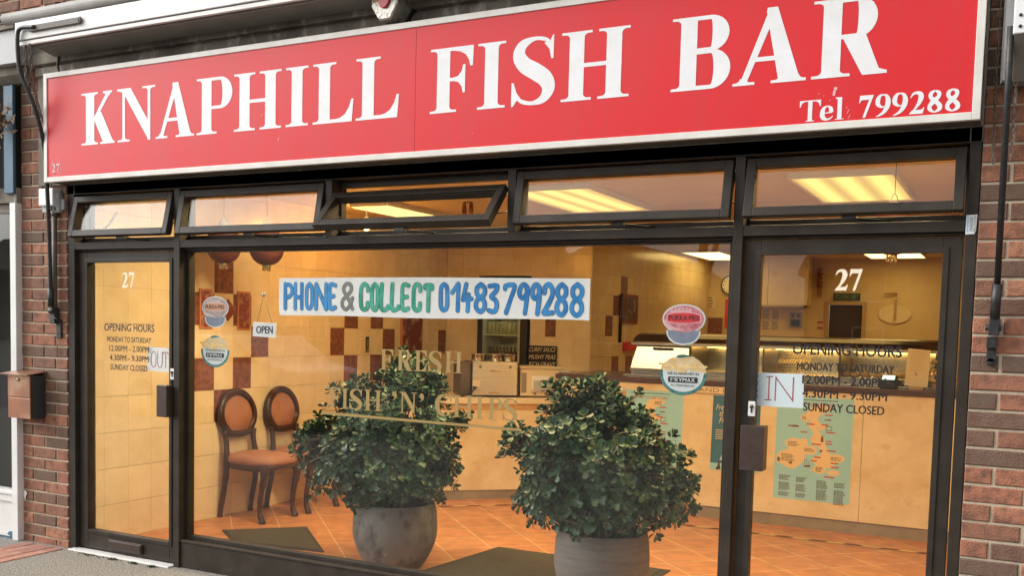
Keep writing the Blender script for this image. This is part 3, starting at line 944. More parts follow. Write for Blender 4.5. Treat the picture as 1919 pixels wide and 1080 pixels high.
# right-hand awning arm, white bracket box and pipe casing
mb = MB()
mb.tube([(5.330, -0.28, 2.66), (5.331, -0.22, 2.42), (5.330, -0.07, 1.72)], 0.0125, 10)
mb.tube([(5.330, -0.075, 1.735), (5.3275, -0.055, 1.60)], 0.019, 10)
part('arm', mb, 'black_metal', aw, label='straight black rod down the right brick wall')
mb = MB()
mb.box(5.308, 5.345, -0.07, -0.012, 1.535, 1.60)
mb.tube([(5.296, -0.05, 1.565), (5.354, -0.05, 1.565)], 0.012, 8)
mb.box(5.303, 5.341, -0.05, -0.012, 1.485, 1.53)
mb.box(5.305, 5.339, -0.022, -0.009, 1.43, 1.50)
mb.tube([(5.322, -0.03, 1.485), (5.322, -0.02, 1.485)], 0.006, 8)
mb.tube([(5.322, -0.022, 1.43), (5.322, -0.009, 1.43)], 0.017, 12)
part('wall_bracket', mb, 'black_metal', aw, bevel=0.003)
bb = thing('bracket_box', 'white metal box with a sloping grey underside at the top right corner', 'box', (5.47, -0.2, 2.62))
mb = MB()
mb.box(5.338, 5.62, -0.30, -0.02, 2.625, 3.1)
part('casing', mb, 'white_plastic', bb, bevel=0.004)
mb = MB()
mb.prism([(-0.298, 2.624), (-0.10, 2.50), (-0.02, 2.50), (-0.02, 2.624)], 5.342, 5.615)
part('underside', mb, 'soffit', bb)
for z in (2.65, 2.69):
    mb = MB()
    mb.tube([(5.36, -0.304, z), (5.36, -0.298, z)], 0.006, 8)
    part('bolt', mb, 'black_metal', bb)
mb = MB()
mb.box(5.318, 5.337, -0.25, -0.19, 2.56, 2.64)
part('pivot_lug', mb, 'black_metal', bb)
mb = MB()
mb.box(5.303, 5.345, -0.05, -0.012, 2.52, 3.2)
mb.box(5.297, 5.304, -0.036, -0.012, 2.515, 3.2)
solo('pipe_casing', mb, 'white_plastic', 'narrow white casing on the dark brick between the sign and the white box', 'casing', (5.32, -0.03, 2.52), bevel=0.003)

# junction box and conduit
jb = thing('junction_box', 'white square junction box with a brown conduit running down the left pier', 'junction box', (-0.17, -0.03, 2.2))
mb = MB()
mb.box(-0.243, -0.106, -0.075, -0.012, 2.225, 2.335)
part('cover', mb, 'white_plastic', jb, bevel=0.006)
mb = MB()
mb.box(-0.247, -0.09, -0.045, -0.01, 2.185, 2.31)
mb.box(-0.092, -0.062, -0.03, -0.01, 2.20, 2.27)
part('back_box', mb, 'grey_sign', jb, bevel=0.005)
mb = MB()
mb.tube([(-0.148, -0.03, 2.19), (-0.149, -0.03, 1.50)], 0.016, 12)
mb.tube([(-0.148, -0.03, 2.19), (-0.148, -0.03, 2.165)], 0.021, 12)
part('conduit', mb, 'conduit', jb)
mb = MB()
mb.tube([(-0.147, -0.018, 1.40), (-0.146, -0.018, 1.25)], 0.003, 6)
solo('loose_wire', mb, 'rust_metal', 'thin loose wire hanging below the bracket on the left pier', 'wire', (-0.147, -0.018, 1.25))

# copper letterbox on the left pier
lb = thing('letterbox', 'copper letterbox with a dark side and sloping lid on the left brick pier', 'letterbox', (-0.38, -0.06, 0.84))
mb = MB()
mb.box(-0.490, -0.272, -0.118, -0.01, 0.845, 1.128)
part('body', mb, 'charcoal', lb, bevel=0.002)
mb = MB()
mb.box(-0.490, -0.272, -0.126, -0.1185, 0.985, 1.128)
part('flap', mb, 'copper', lb, bevel=0.002)
mb = MB()
mb.box(-0.490, -0.272, -0.124, -0.1185, 0.845, 0.980)
part('front_plate', mb, 'copper', lb, bevel=0.002)
mb = MB()
mb.prism([(-0.152, 1.130), (-0.152, 1.136), (-0.008, 1.156), (-0.008, 1.150)], -0.535, -0.262)
part('lid', mb, 'copper', lb)
mb = MB()
mb.tube([(-0.384, -0.135, 1.10), (-0.384, -0.125, 1.10)], 0.011, 12)
part('knob', mb, 'brass', lb)
mb = MB()
mb.add([(-0.497, -0.012, 0.335), (-0.470, -0.016, 0.345), (-0.458, -0.013, 0.325), (-0.470, -0.015, 0.30), (-0.478, -0.012, 0.27), (-0.492, -0.014, 0.30)], [(0, 1, 2, 3, 4, 5)][::1])
mb.f[-1] = mb.f[-1][::-1]
solo('paint_splash', mb, 'white_plastic', 'small white splash of paint low on the left brick pier', 'paint splash', (-0.48, -0.013, 0.3))

# the neighbouring shop at the left edge
nb = thing('neighbour_shop', 'white framed dark window of the neighbouring shop at the left edge', 'shop front', (-1.6, 0, 0))
mb = MB()
mb.box(-0.563, -0.505, -0.05, 0.06, 0.0, 2.26)
part('post', mb, 'white_paint', nb, bevel=0.003)
mb = MB()
mb.box(-3.2, -0.565, -0.035, 0.05, 0.255, 0.30)
mb.box(-3.2, -0.565, -0.045, 0.05, 0.305, 0.33)
part('sill', mb, 'white_paint', nb, bevel=0.003)
mb = MB()
mb.box(-3.2, -0.565, -0.02, 0.04, 0.045, 0.252)
mb.box(-3.2, -0.565, -0.03, 0.04, 0.015, 0.043)
part('stall_riser', mb, 'white_paint', nb, bevel=0.002)
mb = MB()
mb.box(-3.2, -0.566, -0.028, 0.03, 0.0, 0.014)
mb.slab([(-0.62, 0.05), (-0.572, 0.052), (-0.566, 0.016), (-0.605, 0.016), (-0.64, 0.03)], -0.0325, -0.0305)
part('peeling_paint', mb, 'blue', nb)
mb = MB()
mb.box(-3.2, -0.565, 0.005, 0.011, 0.33, 2.2)
part('pane', mb, 'glass', nb)
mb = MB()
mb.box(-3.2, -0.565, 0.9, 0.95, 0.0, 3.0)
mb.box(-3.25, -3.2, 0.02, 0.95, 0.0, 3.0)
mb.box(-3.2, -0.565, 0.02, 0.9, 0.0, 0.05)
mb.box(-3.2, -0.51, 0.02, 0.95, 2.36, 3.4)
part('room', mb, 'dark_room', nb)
mb = MB()
mb.box(-3.2, -0.505, -0.04, 0.02, 2.262, 2.36)
mb.box(-3.2, -0.565, -0.01, 0.02, 2.2, 2.26)
part('head_board', mb, 'concrete', nb, bevel=0.003)
mb = MB()
mb.box(-0.600, -0.506, -0.062, -0.0405, 2.32, 3.02)
part('side_panel', mb, 'blue', nb, bevel=0.004)
mb = MB()
mb.box(-3.2, -0.535, -0.04, 0.02, 2.361, 3.05)
part('fascia', mb, 'dark_room', nb)
mb = MB()
mb.box(-3.2, -0.335, -0.15, 0.0, 3.125, 3.335)
part('signboard', mb, 'grey_sign', nb, bevel=0.003)
mb = MB()
mb.prism([(-0.10, 3.122), (-0.10, 3.07), (-0.04, 3.03), (0.0, 3.03), (0.0, 3.122)], -3.2, -0.375)
mb.box(-3.2, -0.34, -0.17, 0.0, 3.337, 3.36)
part('cornice', mb, 'concrete', nb)
mb = MB()
mb.box(-0.715, -0.69, -0.09, -0.0505, 2.30, 3.06)
part('downpipe', mb, 'grey_sign', nb)
mb = MB()
for k in range(70):
    c = Vector((random.gauss(-0.58, 0.06), -0.12 + random.gauss(0, 0.03), random.gauss(2.80, 0.07)))
    a = Vector((random.uniform(-1, 1), random.uniform(-1, 1), random.uniform(-1, 1))).normalized() * random.uniform(0.02, 0.05)
    b = a.cross(Vector((0.3, 1, 0.2))).normalized() * random.uniform(0.008, 0.018)
    mb.add([c - a, c + b, c + a, c - b], [(0, 1, 2, 3)])
for k in range(26):
    c = Vector((random.gauss(-0.50, 0.04), -0.125, random.gauss(2.785, 0.03)))
    a = Vector((random.uniform(-.4, 1), random.uniform(-1, .2), random.uniform(-1, 1))).normalized() * random.uniform(0.02, 0.045)
    b = a.cross(Vector((0.3, 1, 0.2))).normalized() * 0.012
    mb.add([c - a, c + b, c + a, c - b], [(0, 1, 2, 3)])
solo('dried_flowers', mb, 'dried', 'brown dried flowers hanging by the blue panel at the left edge', 'plant', (-0.64, -0.1, 2.7))

# ================================================================== the fascia sign
SY = -0.17
sg = thing('fascia_sign', 'long glossy red fascia sign with big white letters in a pale metal frame', 'shop sign', (2.6, -0.1, 2.353))
X0, X1, Z0, Z1 = -0.057, 5.241, 2.353, 3.020
mb = MB()
mb.frame(X0, X1, Z0, Z1, 0.030, SY - 0.006, SY + 0.02, 0)
part('trim', mb, 'trim', sg, bevel=0.002)
mb = MB()
mb.box(X0 + 0.004, X1 - 0.002, SY + 0.0205, -0.031, Z0 + 0.004, Z1 - 0.004)
part('casing', mb, 'sign_box', sg)
mb = MB()
mb.box(X0 + 0.028, 2.6875, SY, SY + 0.006, Z0 + 0.028, Z1 - 0.028)
part('panel', mb, 'sign_red', sg)
mb = MB()
mb.box(2.6895, X1 - 0.028, SY, SY + 0.006, Z0 + 0.028, Z1 - 0.028)
part('panel', mb, 'sign_red', sg)
LET = [('K', .282, .571), ('N', .590, .906), ('A', .906, 1.207), ('P', 1.226, 1.491), ('H', 1.504, 1.837), ('I', 1.867, 2.020), ('L', 2.050, 2.312), ('L', 2.328, 2.592),
       ('F', 2.776, 3.018), ('I', 3.042, 3.194), ('S', 3.227, 3.452), ('H', 3.484, 3.816), ('B', 4.010, 4.270), ('A', 4.282, 4.585), ('R', 4.606, 4.897)]
for it in LET:
    mb = MB()
    mb.flat(serif_text([it], 2.560, 2.870), SY - 0.0012)
    part('letter', mb, 'sign_white', sg)
dw = {'7': .50, '9': .50, '2': .50, '8': .52, 'T': .62, 'e': .46, 'l': .30}
for it in (('T', 4.566, 4.650), ('e', 4.650, 4.700), ('l', 4.710, 4.738)):
    mb = MB()
    mb.flat(serif_text([it], 2.391, 2.476, s=0.2, e=0.10), SY - 0.0012)
    part('small_letter', mb, 'sign_white', sg)
for i, c in enumerate('799288'):
    mb = MB()
    mb.flat(serif_text([(c, 4.798 + 0.0632 * i, 4.798 + 0.0632 * i + 0.054)], 2.391, 2.478), SY - 0.0012)
    part('digit', mb, 'sign_white', sg)
mb = MB()
mb.flat(serif_text([('2', 0.012, 0.044), ('7', 0.052, 0.084)], 2.412, 2.464), SY - 0.0012)
part('number_lettering', mb, 'faded_pale', sg)
mb = MB()
mb.flat(union(ribbon([(x, z, 0.0012) for x, z in disc(0.049, 2.438, 0.046, 0.052, 26) + [(0.095, 2.438)]], 1, False)), SY - 0.0013)
part('number_ring', mb, 'faded_pale', sg)
mb = MB()
for x, z, w, h, a in ((1.73, 2.665, .004, .03, .3), (1.70, 2.635, .002, .012, .2), (1.82, 2.50, .003, .02, .5), (4.70, 2.498, .010, .02, .1), (4.705, 2.515, .012, .012, .0), (4.66, 2.49, .003, .003, 0), (4.65, 2.475, .003, .003, 0),
                      (4.685, 2.47, .004, .003, 0), (4.64, 2.50, .003, .003, 0), (4.757, 2.42, .002, .016, .4), (4.763, 2.40, .002, .016, .4), (4.752, 2.436, .002, .006, 0), (3.02, 2.45, .002, .006, 0), (2.96, 2.44, .002, .004, 0)):
    mb.flat(([(x - w / 2 + a * h / 2, z + h / 2), (x - w / 2 - a * h / 2, z - h / 2), (x + w / 2 - a * h / 2, z - h / 2), (x + w / 2 + a * h / 2, z + h / 2)], [(0, 1, 2, 3)]), SY - 0.0014)
o = part('scratches', mb, 'pink_pale', sg)
o['kind'] = 'stuff'

bc = thing('alarm_beacon', 'clear octagonal alarm beacon with a red lens above the middle of the sign', 'alarm beacon', (2.515, -0.1, 3.03))
oct_ = [(2.515 + 0.088 * math.cos(R(22.5 + 45 * k)) * 1.0, 3.165 + 0.137 * math.sin(R(22.5 + 45 * k))) for k in range(8)]
mb = MB()
mb.slab(oct_, -0.20, -0.07)
part('housing', mb, 'beacon_clear', bc, bevel=0.008)
mb = MB()
mb.slab([(2.515 + (x - 2.515) * 1.06, 3.165 + (z - 3.165) * 1.05) for x, z in oct_], -0.068, -0.03)
part('back_plate', mb, 'charcoal', bc)
mb = MB()
mb.slab(disc(2.515, 3.165, 0.042, 0.072, 28), -0.212, -0.2005)
part('lens', mb, 'beacon_red', bc, bevel=0.004)
for sx in (-1, 1):
    mb = MB()
    for k in range(7):
        mb.box(2.515 + sx * (0.046 + 0.004 * k) - 0.001, 2.515 + sx * (0.046 + 0.004 * k) + 0.001, -0.2035, -0.2005, 3.13, 3.20)
    part('reflector', mb, 'brass', bc)
mb = MB()
mb.tube(cat([(-0.06, -0.06, 3.14), (-0.045, -0.075, 3.15), (-0.05, -0.075, 3.08), (-0.02, -0.08, 3.03)], 5), 0.008, 8)
solo('cable', mb, 'black_metal', 'black cable hooked over the concrete above the left end of the sign', 'cable', (-0.04, -0.07, 3.03))

# ================================================================== the shop front
sf = thing('shop_front', 'dark bronze shop front with two glass doors, one big window and five fanlights', 'shop front', (2.6, 0.05, 0))
mb = MB()
mb.box(-0.060, 0.0, 0.0, 0.12, 0.0, 2.36)
part('post', mb, 'frame', sf, bevel=0.002)
mb = MB()
mb.box(5.203, 5.246, 0.0, 0.12, 0.0, 2.36)
part('post', mb, 'frame', sf, bevel=0.002)
for a, b, z0 in ((0.876, 0.922, 0.0), (2.008, 2.051, 1.994), (3.132, 3.177, 1.994), (4.265, 4.309, 0.0)):
    mb = MB()
    mb.box(a, b, -0.002, 0.12, z0, 2.297)
    part('mullion', mb, 'frame', sf, bevel=0.002)
mb = MB()
for a, b in ((0.0005, 0.8755), (0.9225, 4.2645), (4.3095, 5.2025)):
    mb.box(a, b, 0.0, 0.12, 1.948, 1.993)
    mb.box(a, b, 0.03, 0.12, 1.935, 1.9475)
part('transom', mb, 'frame', sf, bevel=0.002)
mb = MB()
mb.box(0.0005, 5.2025, 0.0, 0.12, 2.298, 2.36)
part('head_rail', mb, 'frame', sf, bevel=0.002)
mb = MB()
mb.box(0.9225, 4.2645, 0.012, 0.11, 0.0, 0.158)
mb.box(0.9225, 4.2645, 0.006, 0.075, 0.1585, 0.172)
part('sill_panel', mb, 'frame', sf, bevel=0.002)
mb = MB()
mb.frame(0.9225, 4.2645, 0.1725, 1.947, 0.024, 0.052, 0.10)
part('glazing_bead', mb, 'frame', sf, bevel=0.002)
GY = 0.070
mb = MB()
mb.box(0.945, 4.242, GY, GY + 0.006, 0.195, 1.925)
part('display_pane', mb, 'glass', sf)
mb = MB()
mb.box(-0.02, 0.876, -0.045, 0.03, -0.02, 0.008)
part('threshold', mb, 'white_paint', sf, bevel=0.003)
mb = MB()
mb.box(4.309, 5.21, -0.02, 0.03, -0.02, 0.008)
part('threshold', mb, 'frame', sf, bevel=0.003)


def gy(x, z, y):
    """a point seen on the plane y = 0.02 moved back along its sight line onto the glass at y"""
    k = (y + 4.3473) / 4.3673
    return 5.4215 + (x - 5.4215) * k, 1.5128 + (z - 1.5128) * k


def on(tris, y):
    return [(*gy(v[0], v[1], y), *v[2:]) for v in tris[0]], tris[1]


def hours(x0, xs):
    """opening hours: list of text, left, right, bottom, top"""
    rows = (('OPENING HOURS', 0, 1.435, 1.481), ('MONDAY TO SATURDAY', 1, 1.366, 1.400), ('12.00PM - 2.00PM', 2, 1.308, 1.345), ('4.30PM - 9.30PM', 3, 1.249, 1.286), ('SUNDAY CLOSED', 4, 1.190, 1.226))
    return [(t, xs[i][0], xs[i][1], a, b) for t, i, a, b in rows]


def door(x0, x1, gx0, gx1, handle, xs, n27, left):
    mb = MB()
    y0, y1 = 0.030, 0.078
    zb, zt, gb, gt = 0.014, 1.930, 0.137, 1.868
    mb.box(x0, gx0, y0, y1, zb, zt)
    mb.box(gx1, x1, y0, y1, zb, zt)
    mb.box(gx0 + 0.0004, gx1 - 0.0004, y0, y1, zb, gb)
    mb.box(gx0 + 0.0004, gx1 - 0.0004, y0, y1, gt, zt)
    d = part('door', mb, 'frame', sf, bevel=0.002, label='left hand glass door marked OUT' if left else 'right hand glass door marked IN')
    mb = MB()
    mb.frame(gx0 - 0.022, gx1 + 0.022, gb - 0.022, gt + 0.022, 0.024, y0 - 0.006, y0 - 0.0005)
    part('glazing_bead', mb, 'frame', d, bevel=0.002)
    mb = MB()
    mb.box(gx0 - 0.006, gx1 + 0.006, 0.052, 0.058, gb - 0.006, gt + 0.006)
    part('pane', mb, 'glass', d)
    mb = MB()
    hx0, hx1, hz0, hz1 = handle
    mb.box(hx0, hx1, -0.052, -0.046, hz0, hz1)
    mb.box(hx1 - 0.006, hx1, -0.0455, 0.0295, hz0, hz1)
    mb.box(hx0, hx1 - 0.0065, -0.0455, 0.0295, hz1 - 0.005, hz1)
    part('push_handle', mb, 'handle', d, bevel=0.002)
    lx = hx0 + 0.012 if not left else 0.826
    mb = MB()
    mb.box(lx, lx + 0.032, y0 - 0.011, y0 - 0.0065, 1.151, 1.218)
    lk = part('lock_plate', mb, 'white_plastic', d, bevel=0.003)
    mb = MB()
    mb.tube([(lx + 0.016, y0 - 0.017, 1.195), (lx + 0.016, y0 - 0.0115, 1.195)], 0.0085, 14)
    mb.box(lx + 0.0125, lx + 0.0195, y0 - 0.015, y0 - 0.0115, 1.168, 1.192)
    part('lock_cylinder', mb, 'steel_dark', lk)
    mb = MB()
    for i, c in enumerate('PUSH'):
        mb.flat(sans(c, lx + 0.024, lx + 0.040, 1.318 - 0.029 * i, 1.338 - 0.029 * i, 0.0), y0 - 0.0072)
    part('push_lettering', mb, 'black_vinyl', d)
    for t, a, b, za, zb2 in hours(0, xs):
        mb = MB()
        mb.flat(on(sans(t, a, b, za, zb2, 0.035), 0.0505), 0.0505)
        part('lettering_line', mb, 'black_vinyl', d)
    mb = MB()
    mb.flat(on(serif_text([('2', n27[0], n27[0] + 0.052), ('7', n27[1] - 0.052, n27[1])], n27[2], n27[3], s=0.10), 0.0505), 0.0505)
    part('number_lettering', mb, 'cream_vinyl', d)
    return d


dl = door(0.006, 0.8745, 0.086, 0.812, (0.786, 0.868, 0.925, 1.117), ((.252, .689), (.276, .662), (.296, .644), (.300, .640), (.305, .630)), (0.408, 0.519, 1.708, 1.805), True)
mb = MB()
mb.box(0.290, 0.588, 0.012, 0.0235, 0.034, 0.098)
mb.box(0.296, 0.582, 0.006, 0.0115, 0.040, 0.092)
part('letter_plate', mb, 'handle', dl, bevel=0.003)
door(4.318, 5.1955, 4.386, 5.125, (4.347, 4.449, 0.917, 1.114), ((4.544, 4.987), (4.565, 4.961), (4.590, 4.931), (4.593, 4.938), (4.600, 4.930)), (4.707, 4.817, 1.711, 1.802), False)


def fanlight(x0, x1, ang, top, drop=0.0, stay=True):
    """top-hung outward-opening vent: hinge line at (y=-0.004, z=top)"""
    H, w, d = 0.262, 0.040, 0.040
    rot = Matrix.Translation((0, -0.004, top)) @ Matrix.Rotation(-R(ang), 4, 'X')
    mb = MB()
    mb.frame(x0, x1, -H, 0.0, w, 0.0, d)
    mb.frame(x0 + 0.012, x1 - 0.012, -H + 0.012, -0.012, 0.02, d, d + 0.018)
    mb.v = [tuple(rot @ Vector(v)) for v in mb.v]
    f = part('fanlight', mb, 'frame', sf, bevel=0.003)
    mb = MB()
    mb.box(x0 + w - 0.006, x1 - w + 0.006, 0.030, 0.035, -H + w - 0.006, -w + 0.006)
    mb.v = [tuple(rot @ Vector(v)) for v in mb.v]
    part('pane', mb, 'glass', f)
    for sx in (x0 + 0.006, x1 - 0.006):
        p = rot @ Vector((sx, 0.03, -H * 0.72))
        q = Vector((sx, 0.055, 2.235))
        r_ = Vector((sx, 0.055, 2.10))
        mb = MB()
        mb.tube([q, (q + p) / 2 + Vector((0, 0, 0.01)), p], 0.005, 6)
        mb.tube([r_, p], 0.004, 6)
        part('stay', mb, 'frame_dark', f)
    p = rot @ Vector(((x0 + x1) / 2, 0.045, -H + 0.01))
    mb = MB()
    mb.tube([p, p + Vector((0.03, 0.05, -0.015)), p + Vector((0.16, 0.08, -0.025))], 0.006, 6)
    mb.box(p.x - 0.03, p.x + 0.03, p.y - 0.01, p.y + 0.02, p.z - 0.018, p.z + 0.004)
    part('casement_stay', mb, 'black_metal', f)
    # inner rebate of the opening
    return f


fanlight(0.006, 0.868, 12.5, 2.284)
fanlight(0.930, 2.000, 11.0, 2.284)
fanlight(2.060, 3.124, 43.0, 2.228)
fanlight(3.186, 4.257, 11.5, 2.284)
fanlight(4.318, 5.194, 12.5, 2.284)
mb = MB()
for a, b in ((0.0005, 0.8755), (0.9225, 2.0075), (2.0515, 3.1315), (3.1775, 4.2645), (4.3095, 5.2025)):
    mb.frame(a, b, 1.9935, 2.2975, 0.012, 0.07, 0.115, 0, wt=0.035, wb=0.03)
part('fanlight_rebate', mb, 'frame', sf, bevel=0.002)
mb = MB()
q = [(0.10 + 0.2 * t, 0.02 + 0.05 * t, 2.12 - 0.075 * math.sin(math.pi * t) + 0.06 * t) for t in [i / 8 for i in range(9)]]
chain('window_chain', q, 'short chain holding the left fanlight over the OUT door', 0.0022, 0.022, 0.007)

# ================================================================== inside the shop: shell
ZF, ZC = 0.02, 2.50
mb = MB()
mb.box(0.0, 5.26, 0.118, 8.7, -0.1, ZF)
solo('floor', mb, 'floor', '', '', kind='structure')
mb = MB()
mb.box(-0.06, 5.4, 0.302, 8.8, ZC, ZC + 0.2)
solo('ceiling', mb, 'ceiling', '', '', kind='structure')


def tiles(mb, n0, n1, us, rows, red, place):
    """wall tiles; us = vertical joint positions, rows = horizontal joints, place(u0,u1,z0,z1,mi) adds one tile"""
    for i in range(len(us) - 1):
        for k in range(len(rows) - 1):
            place(us[i] + 0.0006, us[i + 1] - 0.0006, rows[k] + 0.0015, rows[k + 1] - 0.0015, 1 if (i, k) in red else 0)


rows = [ZF + 0.2435 * k for k in range(11)] + [ZC]
us = [0.121, 0.19] + [0.19 + 0.2 * k for k in range(1, 22)] + [4.54]
col = lambda y: min(range(len(us) - 1), key=lambda i: abs(us[i] - y))
row = lambda z: min(range(len(rows) - 1), key=lambda i: abs(rows[i] - z))
RED = [(1.19, 1.725), (.99, 1.48), (1.39, 1.48), (.79, 1.238), (1.59, 1.238), (.99, .995), (1.39, .995), (1.19, .751), (2.59, 1.238), (2.79, .995), (2.79, 1.48), (3.19, 1.48), (3.19, .995), (3.39, 1.238),
       (4.39, 1.238), ]
mb = MB()
tiles(mb, 0, 0, us, rows, {(col(y), row(z)) for y, z in RED}, lambda a, b, c, d, mi: mb.box(0.037, 0.045, a, b, c, d, mi))
mb.box(-0.06, 0.0372, 0.121, 4.54, 0.0, 2.52, 2)
solo('tiled_wall', mb, ('cream_tile', 'red_tile', 'grout'), 'long cream tiled wall with scattered terracotta tiles behind the two chairs', 'wall', (0, 2.3, 0))
mb = MB()
rows2 = [ZF, .35, .62, .89, 1.165, 1.443, 1.717, 1.99, 2.26, ZC]
tiles(mb, 0, 0, [.05, .24, .43], rows2, set(), lambda a, b, c, d, mi: mb.box(a, b, 4.54, 4.548, c, d, mi))
tiles(mb, 0, 0, [1.032, 1.20, 1.315, 1.50, 1.6815], rows2, {(1, 5)}, lambda a, b, c, d, mi: mb.box(a, b, 4.54, 4.548, c, d, mi))
tiles(mb, 0, 0, [.43, .63, .83, 1.032], [2.05, 2.26, ZC], set(), lambda a, b, c, d, mi: mb.box(a, b, 4.54, 4.548, c, d, mi))
mb.box(0.0375, 0.43, 4.5478, 4.66, 0.0, 2.52, 2)
mb.box(1.032, 1.6815, 4.5478, 4.66, 0.0, 2.52, 2)
mb.box(0.43, 1.032, 4.5478, 4.66, 2.05, 2.52, 2)
mb.box(0.38, 0.43, 4.6605, 5.2, 0.0, 2.1, 2)
mb.box(1.032, 1.08, 4.6605, 5.2, 0.0, 2.1, 2)
mb.box(0.43, 1.032, 5.1, 5.2, 0.0, 2.1, 2)
mb.box(0.43, 1.032, 4.6605, 5.0995, 2.05, 2.1, 2)
solo('rear_wall', mb, ('cream_tile', 'red_tile', 'grout'), 'cream rear wall behind the drinks fridge and the chalkboard', 'wall', (0.9, 4.6, 0))
mb = MB()
us3 = [4.541] + [4.72 + 0.2 * k for k in range(20)] + [8.6]
rows3 = [ZF, .21, .42, .63, .84, 1.05, 1.255, 1.464, 1.675, 1.885, 2.09, 2.3, ZC]
R3 = {(2, 7), (3, 8), (2 + 0, 7), (1 + 2, 6), (4, 9), (5, 6)}
tiles(mb, 0, 0, us3, rows3, {(2, 7), (3, 8 - 0), (3, 5), (4, 9), (5, 5)}, lambda a, b, c, d, mi: mb.box(1.682, 1.690, a, b, c, d, mi))
mb.box(1.60, 1.6822, 4.6605, 8.6, 0.0, 2.52, 2)
solo('passage_wall', mb, ('cream_tile', 'red_tile', 'grout'), 'tiled wall with a stair of terracotta tiles running back behind the counter', 'wall', (1.65, 6, 0))
mb = MB()
mb.box(1.6, 3.21, 8.6, 8.75, 0, 2.52)
mb.box(3.69, 5.4, 8.6, 8.75, 0, 2.52)
mb.box(3.21, 3.69, 8.6, 8.75, 1.96, 2.52)
mb.box(3.0, 3.9, 9.6, 9.65, 0, 2.5)
for x in (3.9, 4.25, 4.6, 4.95):
    mb.box(x, x + 0.002, 8.598, 8.6, 0.1, 2.5)
for z in (1.35, 1.65, 1.95, 2.25):
    mb.box(3.71, 5.26, 8.5985, 8.6, z, z + 0.002)
solo('back_wall', mb, 'plaster', 'far back wall around the dark doorway under the exit sign', 'wall', (4, 8.6, 0))
mb = MB()
mb.box(5.26, 5.4, 0.345, 8.6, 0, 2.52)
solo('side_wall', mb, 'plaster', 'plain cream wall at the right hand end of the counter', 'wall', (5.3, 4, 0))
mb = MB()
mb.box(-0.06, 0.0, 4.545, 9.7, 0, 2.5)
mb.box(0.0, 1.6, 8.6, 8.7, 0, 2.5)
solo('store_wall', mb, 'plaster', 'hidden store room wall behind the drinks fridge', 'wall', (0, 6, 0))


# ------------------------------------------------------------------ ceiling lamps
def ceiling_lamp(x0, x1, y0, y1, label, mat='lamp', tubes=False):
    t = thing('ceiling_lamp', label, 'ceiling lamp', ((x0 + x1) / 2, (y0 + y1) / 2, ZC), 'lamps on the ceiling')
    mb = MB()
    for a, b, c, d in ((x0 - .02, x0, y0 - .02, y1 + .02), (x1, x1 + .02, y0 - .02, y1 + .02), (x0, x1, y0 - .02, y0), (x0, x1, y1, y1 + .02)):
        mb.box(a, b, c, d, ZC - 0.035, ZC - 0.0005)
    part('frame', mb, 'white_plastic', t)
    if tubes:
        for a in (x0, x1 - 0.12):
            mb = MB()
            mb.box(a, a + 0.12, y0, y1, ZC - 0.045, ZC - 0.006)
            part('diffuser', mb, mat, t, bevel=0.004)
    else:
        mb = MB()
        mb.box(x0 + 0.0005, x1 - 0.0005, y0 + 0.0005, y1 - 0.0005, ZC - 0.028, ZC - 0.006)
        part('diffuser', mb, mat, t)
    return t


ceiling_lamp(2.15, 2.79, 1.80, 3.02, 'broad glowing ceiling lamp seen through the fourth fanlight from the left')
ceiling_lamp(4.13, 4.71, 1.80, 2.95, 'broad glowing ceiling lamp seen through the fanlight over the IN door')
ceiling_lamp(0.56, 0.90, 2.20, 3.04, 'narrow twin ceiling lamp seen through the wide open fanlight', 'lamp_strip', True)
ceiling_lamp(1.80, 2.25, 7.0, 8.2, 'far ceiling lamp behind the counter, seen at the top right corner of the big window', 'lamp_far')
ceiling_lamp(3.78, 4.38, 7.0, 8.2, 'far ceiling lamp behind the counter, half hidden by the right hand lantern', 'lamp_far')
ceiling_lamp(2.4, 4.4, 5.0, 5.3, 'long strip lamp on the ceiling above the frying range, hidden behind the big sign', 'lamp_far')
ceiling_lamp(0.95, 2.05, 0.62, 0.87, 'unseen fill light added on the shop ceiling close behind the left fanlights', 'fill_light')  # added out of view to brighten the left wall and chairs
ceiling_lamp(2.30, 3.50, 0.55, 0.80, 'unseen fill light added on the shop ceiling close behind the middle fanlights', 'fill_light')  # added out of view to brighten the middle of the shop
ceiling_lamp(3.85, 5.05, 0.55, 0.80, 'unseen fill light added on the shop ceiling close behind the right fanlights', 'fill_light')  # added out of view to brighten the right of the shop
bl = thing('spot_lamp', 'small bare bulb glowing orange on the tiled wall near the ceiling', 'lamp', (0.62, 2.30, 2.32))
mb = MB()
mb.lathe([(0.0, -0.035), (0.02, -0.028), (0.032, -0.008), (0.028, 0.015), (0.014, 0.03)], (0.62, 2.30, 2.32), 16)
MAT['bulb'] = emit_mat('spot_bulb', (1.0, 0.42, 0.06), 190.0)
part('bulb', mb, 'bulb', bl)
mb = MB()
mb.tube([(0.62, 2.30, 2.352), (0.62, 2.30, 2.40)], 0.016, 10)
mb.tube([(0.62, 2.30, 2.40), (0.62, 2.30, ZC)], 0.006, 8)
part('holder', mb, 'white_plastic', bl)


